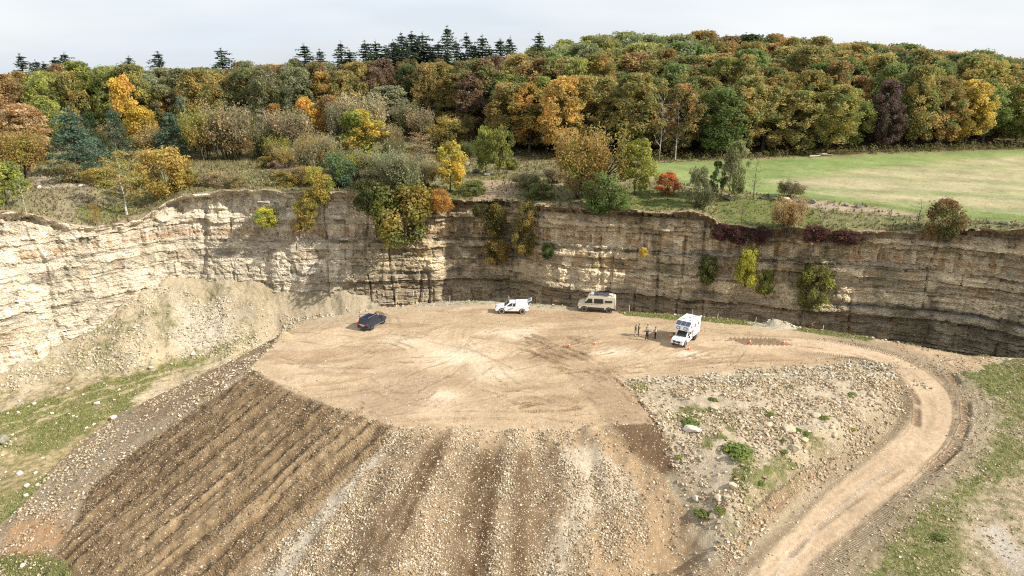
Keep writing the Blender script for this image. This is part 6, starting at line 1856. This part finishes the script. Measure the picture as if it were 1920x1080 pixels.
for k in range(2):
    pn = bm_obj('solar_panel', box_bm((0, 0, 0), (1.05, 1.3, 0.03)), M_SOLAR, rack); pn.location = (-0.15 - 1.15 * k, 0, 2.755)
bm_obj('roof_box', box_bm((0.72, 0, 2.76), (0.42, 1.2, 0.18)), plain('grey_box', (0.42, 0.43, 0.46), 0.5), rack, 0.03)
bm_obj('roof_fan', box_bm((-2.15, 0, 2.74), (0.5, 0.5, 0.14)), M_WHITE, rack, 0.03)
mirror_pair(t, 1.72, 0.98, 1.62, 1.3)
arches(t, 1.0, [(-1.95, 1), (-1.95, -1), (1.84, 1), (1.84, -1)], 0.42)
for x in (-1.95, 1.84):
    for s in (1, -1): wheel(t, x, s * 0.89, 0.43, 0.26, M_TYRE, M_RIMB)

# -- white pick-up based camper, nose to the camera
cx, cy = at_z(1282.0, 641.0)
t = vehicle('camper_truck', cx, cy, -126, 'white truck camper with three solar panels sloping over its cab', 'camper')
CAMPER = t
bm_obj('body', prism([(-0.6, .48), (-0.6, 1.15), (1.15, 1.15), (1.6, 1.16), (2.42, 1.04), (2.62, .88), (2.66, .56), (2.5, .44), (1.0, .46)], 0.92, lambda x, z: 0.97 + 0.03 * (z < 1.0) - (0.10 if x > 2.35 else 0)), M_WHITE, t, 0.06)
bm, F_ = frustum(-0.55, 1.32, -0.30, 0.50, 1.14, 1.82, 0.87, 0.71); bm_obj('cab', bm, M_WHITE, t, 0.05)
bm_obj('windscreen', patch(F_('front', .06, .06, .94, .92)), M_GLASS, t)
for s in ('right', 'left'):
    u = (lambda a: a) if s == 'right' else (lambda a: 1 - a)
    for a0, a1, a1t in ((.05, .33, .33), (.40, .90, .68)):
        q = F_(s, min(u(a0), u(a1)), .12, max(u(a0), u(a1)), .84, *((None, u(a1t)) if s == 'right' else (u(a1t), None)))
        bm_obj('side_window', patch(q), M_GLASS, t)
bx = bm_obj('living_box', prism([(-3.0, .95), (-3.05, 3.02), (0.15, 3.08), (0.98, 2.62), (1.16, 2.02), (0.55, 1.90), (-0.62, 1.86), (-0.62, .80), (-2.4, .80)], 1.06), M_WHITE, t, 0.05)
def slope(u, v, off=0.0):     # on the sloping nose between roof and front face
    a = Vector((0.15, 0, 3.08)); b = Vector((0.98, 0, 2.62)); n = Vector((0.46, 0, 0.83)).normalized()
    p = a.lerp(b, u) + n * off; return Vector((p.x, v, p.z))
rotp = Matrix.Rotation(math.atan2(0.46, 0.83), 3, 'Y')
for k in (-1, 0, 1):
    pn = bm_obj('solar_panel', box_bm((0, 0, 0), (0.80, 0.60, 0.03)), M_SOLAR, t)
    p = slope(0.5, k * 0.68, 0.03); pn.location = p; pn.rotation_euler = rotp.to_euler()
for s in (1, -1):
    fr = bm_obj('front_window', patch([(1.165 - 0.0, s * .52 - .25, 2.14), (1.165, s * .52 + .25, 2.14), (1.045, s * .52 + .25, 2.50), (1.045, s * .52 - .25, 2.50)], 0.03), M_BLACKP, t)
    bm_obj('pane', patch([(1.155, s * .52 - .17, 2.195), (1.155, s * .52 + .17, 2.195), (1.072, s * .52 + .17, 2.445), (1.072, s * .52 - .17, 2.445)], 0.045), M_GLASS2, fr)
    for x0, w_, z0, h_ in ((0.25, .42, 2.30, .34), (-0.95, .42, 2.05, .55), (-2.2, .35, 2.1, .4)):
        q = [(x0 - w_ / 2, s * 1.062, z0), (x0 + w_ / 2, s * 1.062, z0), (x0 + w_ / 2, s * 1.062, z0 + h_), (x0 - w_ / 2, s * 1.062, z0 + h_)]
        bm_obj('box_window', patch(q if s < 0 else q[::-1]), M_GLASS, t)
    bm_obj('headlamp', box_bm((2.50, s * 0.70, 0.96), (0.20, 0.32, 0.14)), M_LAMP, t, 0.03)
    bm_obj('fog_lamp', box_bm((2.62, s * 0.68, 0.60), (0.06, 0.18, 0.10)), M_BLACKP, t, 0.02)
for x, y, sx, sy in ((-0.35, 0.55, .5, .5), (-0.45, -0.45, .45, .55), (-1.5, 0.1, .6, .6), (-2.4, 0.55, .45, .45)):
    hb = bm_obj('roof_hatch', box_bm((x, y, 3.11), (sx, sy, 0.10)), M_WHITE, t, 0.03)
    bm_obj('dome', box_bm((x, y, 3.165), (sx * .7, sy * .6, 0.03)), plain('smoke_dome', (0.25, 0.26, 0.27), 0.2), hb, 0.01)
bm_obj('grille', box_bm((2.62, 0, 0.86), (0.10, 1.0, 0.24)), M_BLACKP, t, 0.03)
bm_obj('lower_grille', box_bm((2.655, 0, 0.60), (0.06, 0.9, 0.16)), M_BLACKP, t, 0.02)
bm_obj('badge', box_bm((2.68, 0, 0.88), (0.02, 0.24, 0.07)), M_CHROME, t, 0.01)
bm_obj('number_plate', box_bm((2.70, 0, 0.66), (0.02, 0.52, 0.11)), M_PLATE, t)
bm_obj('chassis', join(box_bm((-1.7, 0, .62), (2.4, 1.2, .25)), box_bm((-2.9, 0, .55), (.12, 1.9, .14))), M_BLACKP, t)
mirror_pair(t, 1.02, 0.98, 1.28, 1.6)
arches(t, 0.93, [(1.62, 1), (1.62, -1)], 0.40)
arches(t, 1.0, [(-1.6, 1), (-1.6, -1)], 0.40)
for x in (-1.6, 1.62):
    for s in (1, -1): wheel(t, x, s * 0.85, 0.41, 0.26, M_TYRE, M_RIMB)

# -- bicycle hung on the camper's back
cz = CAMPER.location
h = math.radians(-126); fw = Vector((math.cos(h), math.sin(h), 0)); lf = Vector((-math.sin(h), math.cos(h), 0))
b = empty('bicycle', cz + fw * (-3.28 * VS) + lf * (0.25 * VS) + Vector((0, 0, 1.15 * VS)), h + math.radians(90))
b.scale = (VS,) * 3
tag(b, 'dark bicycle with a reddish frame hung on the back of the truck camper', 'bicycle')
for x in (-0.52, 0.52):
    v, f = [], []
    segs = [((x + .33 * math.cos(a), 0, .33 + .33 * math.sin(a)), (x + .33 * math.cos(a + .2618), 0, .33 + .33 * math.sin(a + .2618)), .03, .03) for a in np.arange(24) * .2618]
    v, f = tubes(segs, 6); w_ = link('wheel', mesh_np('bicycle_wheel', v, f, M_BLACKP, True), b)
    v, f = tubes([((x, 0, .33), (x + .31 * math.cos(a), 0, .33 + .31 * math.sin(a)), .006, .006) for a in np.arange(12) * .5236], 4); link('spokes', mesh_np('spokes', v, f, M_ALU, True), w_)
M_BFR = plain('red_frame', (0.30, 0.06, 0.04), 0.4)
v, f = tubes([((-.52, 0, .33), (-.15, 0, .80), .018, .018), ((-.15, 0, .80), (.38, 0, .82), .02, .02), ((.38, 0, .82), (-.08, 0, .32), .022, .022), ((-.08, 0, .32), (-.18, 0, .92), .018, .018), ((-.52, 0, .33), (-.08, 0, .32), .016, .016), ((.52, 0, .33), (.36, 0, .95), .018, .018)], 6)
link('bicycle_frame', mesh_np('bicycle_frame', v, f, M_BFR, True), b)
v, f = tubes([((.36, -.28, .98), (.36, .28, .98), .014, .014)], 6); link('handlebar', mesh_np('handlebar', v, f, M_BLACKP, True), b)
bm_obj('saddle', box_bm((-.2, 0, .95), (.26, .12, .05)), M_BLACKP, b, 0.02)

# -- traffic cones
def cone(px, py, label, hgt=0.55):
    p = at_z(px, py); r = empty('traffic_cone', (p[0], p[1], float(ground_z(*p))))
    tag(r, label, 'cone', 'traffic cones set out on the yard')
    s = hgt / 0.5
    bm_obj('cone_body', cyl_bm((0, 0, .27), .13, .46, 'Z', 20, .03), M_ORANGE, r).scale = (s,) * 3
    bm_obj('band', cyl_bm((0, 0, .31), .099, .12, 'Z', 20, .073), M_BAND, r).scale = (s,) * 3
    bm_obj('base', box_bm((0, 0, .02), (.36, .36, .04)), M_ORANGE, r, 0.01).scale = (s,) * 3


for a in ((1406, 643.5, 'orange cone at the camper end of the barred ruts'), (1469, 643.5, 'orange cone at the road end of the barred ruts'), (1115, 645, 'orange cone among the churned tracks farther from the pickup'),
          (1067, 651, 'pale orange cone in the middle of the churned tracks'), (1257.5, 632.5, 'orange cone beside the mirror side of the truck camper'), (1291.5, 656, 'orange cone in front of the truck camper')):
    cone(*a)

# -- marker posts on the far border of the yard
for px, py, hp, lab in ((843, 566, 12, 'pale marker post on the border left of the pickup'), (954.5, 568, 13, 'pale marker post standing behind the pickup cab'), (1180, 585, 13, 'pale marker post just right of the van'),
                        (1299, 591, 13, 'pale marker post behind the truck camper'), (1417, 604, 9, 'pale marker post between camper and gravel heap'), (1543, 619, 11, 'pale marker post right of the gravel heap'), (1345, 598, 9, 'short marker post near the truck camper roof')):
    p = at_z(px, py); zz = float(ground_z(*p)); m = m_per_px(np.array([p[0], p[1], zz])); hh = hp * m
    o = bm_obj('marker_post', join(box_bm((0, 0, hh / 2 - .1), (.07, .07, hh + .2)), cyl_bm((0, 0, hh + .03), .05, .06, 'Z', 4, .005)), M_WOOD)
    o.location = (p[0], p[1], zz); o.rotation_euler = (0.05, 0.06 * math.sin(px), px)
    tag(o, lab, 'post', 'marker posts on the yard border')

# -- brown soil heap by the off-roader
p = at_z(711, 592)
rr = np.linspace(0, 1, 22); aa = np.linspace(0, 2 * math.pi, 49)[:-1]
HX = np.outer(rr, np.cos(aa)) * 1.25; HY = np.outer(rr, np.sin(aa)) * 0.8
HZ = 0.75 * (1 - rr[:, None] ** 1.3) + 0.22 * fbm(HX, HY, 0.5, 3, 141) * (1 - rr[:, None] ** 4) - 0.06
ii = np.arange(HX.size).reshape(HX.shape); jj = np.roll(ii, -1, 1)
f = np.stack([ii[:-1], ii[1:], jj[1:], jj[:-1]], -1).reshape(-1, 4)
o = link('soil_heap', mesh_np('soil_heap', np.stack([HX, HY, HZ], -1).reshape(-1, 3), f, plain('heap_soil', (0.15, 0.095, 0.05), 0.95, vary=0.4, scale=4.0)), None, (p[0], p[1], float(ground_z(*p))))
tag(o, 'small heap of dark brown soil in front of the off-road car', 'heap')

# -- pale logs at the wood edge
lrng = np.random.default_rng(3)
for i, (px, py, L) in enumerate(((1528, 294, 3.4), (1548, 292, 3.0), (1540, 290, 2.6))):
    p = hit(px, py); zz = land_z(p[0], p[1])
    o = bm_obj('felled_log', cyl_bm((0, 0, 0.2), .19, L, 'X', 14, .15), plain('log_bark', (0.42, 0.36, 0.28), 0.9, vary=0.3), None)
    o.location = (p[0], p[1], zz); o.rotation_euler = (0, 0, lrng.normal(0, 0.2))
    tag(o, ('longest pale log lying at the wood edge by the field', 'pale log overlapping the longest one at the wood edge', 'shortest pale log behind the two others at the wood edge')[i], 'log', 'felled logs at the wood edge')


# ------------------------------------------------------------------ people
M_SKIN = plain('skin', (0.50, 0.32, 0.23), 0.6); M_SHOE = plain('dark_shoes', (0.03, 0.025, 0.02), 0.8)
CLOTH = {}


def cloth(c):
    if c not in CLOTH: CLOTH[c] = plain('cloth', c, 0.95, vary=0.2, scale=8.0)
    return CLOTH[c]


def person(px, py, face_deg, label, top, legs, hair, arms, stance=0.10, lean=0.0, hgt=1.70, sleeve=None):
    """arms: for each side (elbow, wrist) offsets from the shoulder in the figure's own frame: x right, y forward, z up"""
    p = at_z(px, py); zz = float(ground_z(*p))
    V, E, R, T = [], [], [], []

    def v(co, r, parent, t):
        V.append(co); R.append(r); T.append(t)
        if parent is not None: E.append((parent, len(V) - 1))
        return len(V) - 1
    ln = lambda z: lean * max(0, z - 0.95)
    pel = v((0, ln(.95), .95), (.155, .115), None, 'legs')
    ws_ = v((0, ln(1.12), 1.12), (.145, .10), pel, 'top')
    ch = v((0, ln(1.32), 1.32), (.185, .115), ws_, 'top')
    nb = v((0, ln(1.45), 1.45), (.09, .075), ch, 'top')
    nk = v((0, ln(1.52) + .01, 1.52), (.056, .056), nb, 'skin')
    hd = v((0, ln(1.6) + .02, 1.60), (.072, .085), nk, 'skin')
    hm = v((0, ln(1.67) + .02, 1.67), (.082, .10), hd, 'skin')
    ht = v((0, ln(1.75) + .005, 1.745), (.055, .065), hm, 'skin')
    v((0, ln(1.63) + .125, 1.63), (.014, .014), hd, 'skin')          # nose
    for s in (-1, 1): v((s * .088, ln(1.64), 1.64), (.014, .02), hm, 'skin')   # ears
    for s, (eo, wo) in zip((-1, 1), arms):
        sh_ = v((s * .185, ln(1.40), 1.415), (.068, .066), ch, 'top')
        e = np.array([s * .185 + s * eo[0], ln(1.40) + eo[1], 1.415 + eo[2]])
        w = e + np.array([s * wo[0], wo[1], wo[2]])
        el = v(tuple(e), (.048, .048), sh_, 'sleeve'); wr = v(tuple(w), (.032, .030), el, 'sleeve')
        d = (w - e) / np.linalg.norm(w - e)
        side = np.cross(d, [0, 0, 1.0]); side /= np.linalg.norm(side) + 1e-6
        up = np.cross(side, d)
        pm = v(tuple(w + d * .075), (.040, .022), wr, 'skin')
        for k, (off, L) in enumerate(((-.030, .070), (-.010, .080), (.010, .076), (.030, .060))):
            k1 = w + d * (.115 + L * .35) + side * off * 1.1 + up * -.008; k2 = k1 + d * L * .5 - up * .022
            a_ = v(tuple(k1), (.0095, .0095), pm, 'skin'); v(tuple(k2), (.0085, .0085), a_, 'skin')
        th1 = w + d * .05 - side * .05; a_ = v(tuple(th1), (.012, .012), wr, 'skin'); v(tuple(th1 + d * .045 - side * .012), (.0095, .0095), a_, 'skin')
    for s in (-1, 1):
        hp = v((s * .085, 0, .88), (.092, .092), pel, 'legs')
        kn = v((s * (.085 + stance * .35), .02, .49), (.060, .062), hp, 'legs')
        an = v((s * (.085 + stance * .7), -.01, .10), (.045, .048), kn, 'legs')
        v((s * (.085 + stance * .8), .15, .045), (.042, .035), an, 'shoe')
    me = bpy.data.meshes.new('person'); me.from_pydata(V, E, [])
    ob = bpy.data.objects.new('person', me); COL.objects.link(ob)
    sk = ob.modifiers.new('skin', 'SKIN'); sb = ob.modifiers.new('sub', 'SUBSURF'); sb.levels = 1; sb.render_levels = 1
    for i, r in enumerate(R):
        if T[i] != 'skin': r = (r[0] * 1.14, r[1] * 1.14)
        sv = me.skin_vertices[0].data[i]; sv.radius = r; sv.use_root = (i == 0)
    dg = bpy.context.evaluated_depsgraph_get(); dg.update()
    m2 = bpy.data.meshes.new_from_object(ob.evaluated_get(dg)); m2.name = 'person'
    ob.modifiers.clear(); ob.data = m2; bpy.data.meshes.remove(me)
    m2.materials.clear()
    for c in (cloth(top), cloth(legs), M_SKIN, M_SHOE, cloth(sleeve or top)): m2.materials.append(c)
    mi = {'top': 0, 'legs': 1, 'skin': 2, 'shoe': 3, 'sleeve': 4}
    A = np.array([V[a] for a, b_ in E], float); B = np.array([V[b_] for a, b_ in E], float); tb = [T[b_] for a, b_ in E]
    for po in m2.polygons:
        c = np.array(po.center)
        u_ = np.clip(((c - A) * (B - A)).sum(1) / (((B - A) ** 2).sum(1) + 1e-9), 0, 1)
        k = int(np.argmin(np.linalg.norm(A + u_[:, None] * (B - A) - c, axis=1)))
        po.material_index = mi['shoe'] if c[2] < 0.085 else mi[tb[k]]
    m2.shade_smooth()
    s = hgt / 1.80
    ob.scale = (s,) * 3; ob.location = (p[0], p[1], zz - 0.005); ob.rotation_euler = (0, 0, math.radians(face_deg))
    tag(ob, label, 'person', 'people talking on the yard')
    hb = bmesh.new(); bmesh.ops.create_icosphere(hb, subdivisions=3, radius=1.0)
    bmesh.ops.delete(hb, geom=[q for q in hb.verts if q.co.z < -0.1 and q.co.y > -0.35 or q.co.z < -0.75], context='VERTS')
    for q in hb.verts: q.co = Vector((q.co.x * .094, q.co.y * .108 + ln(1.68) + .008, q.co.z * .10 + 1.685))
    bm_obj('hair', hb, cloth(hair), ob)
    for sd in (-1, 1):
        eb = bmesh.new(); bmesh.ops.create_icosphere(eb, subdivisions=1, radius=.013, matrix=Matrix.Translation((sd * .034, ln(1.65) + .108, 1.655)))
        bm_obj('eye', eb, M_SHOE, ob)
    return ob


HANG = ((.05, 0, -.29), (.02, .04, -.25)); FOLD = ((.05, .06, -.27), (-.22, .16, .06)); HIP = ((.14, -.04, -.24), (-.10, .10, -.16))
person(1190.5, 630.5, -80, 'person in an olive top and light tan trousers at the left of the group', (0.16, 0.16, 0.09), (0.50, 0.40, 0.28), (0.04, 0.028, 0.02), (FOLD, HANG), 0.10, 0.16)
person(1196.5, 629.0, -95, 'person in a dark olive jacket with dark hair beside the tan-trousered one', (0.09, 0.085, 0.04), (0.07, 0.04, 0.028), (0.03, 0.015, 0.012), (HIP, FOLD), 0.16, 0.10)
person(1213.5, 629.5, 175, 'person in a pale grey top with a bright yellow sleeve, half hidden behind another', (0.38, 0.42, 0.40), (0.10, 0.085, 0.05), (0.05, 0.03, 0.02), (HIP, HANG), 0.08, 0.0, 1.66, (0.62, 0.55, 0.06))
person(1212.5, 638.2, -8, 'person in a navy jacket seen from behind with both forearms spread', (0.035, 0.038, 0.10), (0.018, 0.018, 0.024), (0.42, 0.33, 0.26), (((.20, 0.02, -.18), (.14, .16, .06)), ((.22, 0.05, -.14), (.20, .10, .08))), 0.14, 0.0, 1.72)
person(1228.3, 634.3, 100, 'person in black with a white striped top and folded arms nearest the truck camper', (0.06, 0.06, 0.08), (0.012, 0.012, 0.014), (0.10, 0.07, 0.045), (FOLD, FOLD), 0.05, 0.0, 1.72, (0.62, 0.63, 0.68))
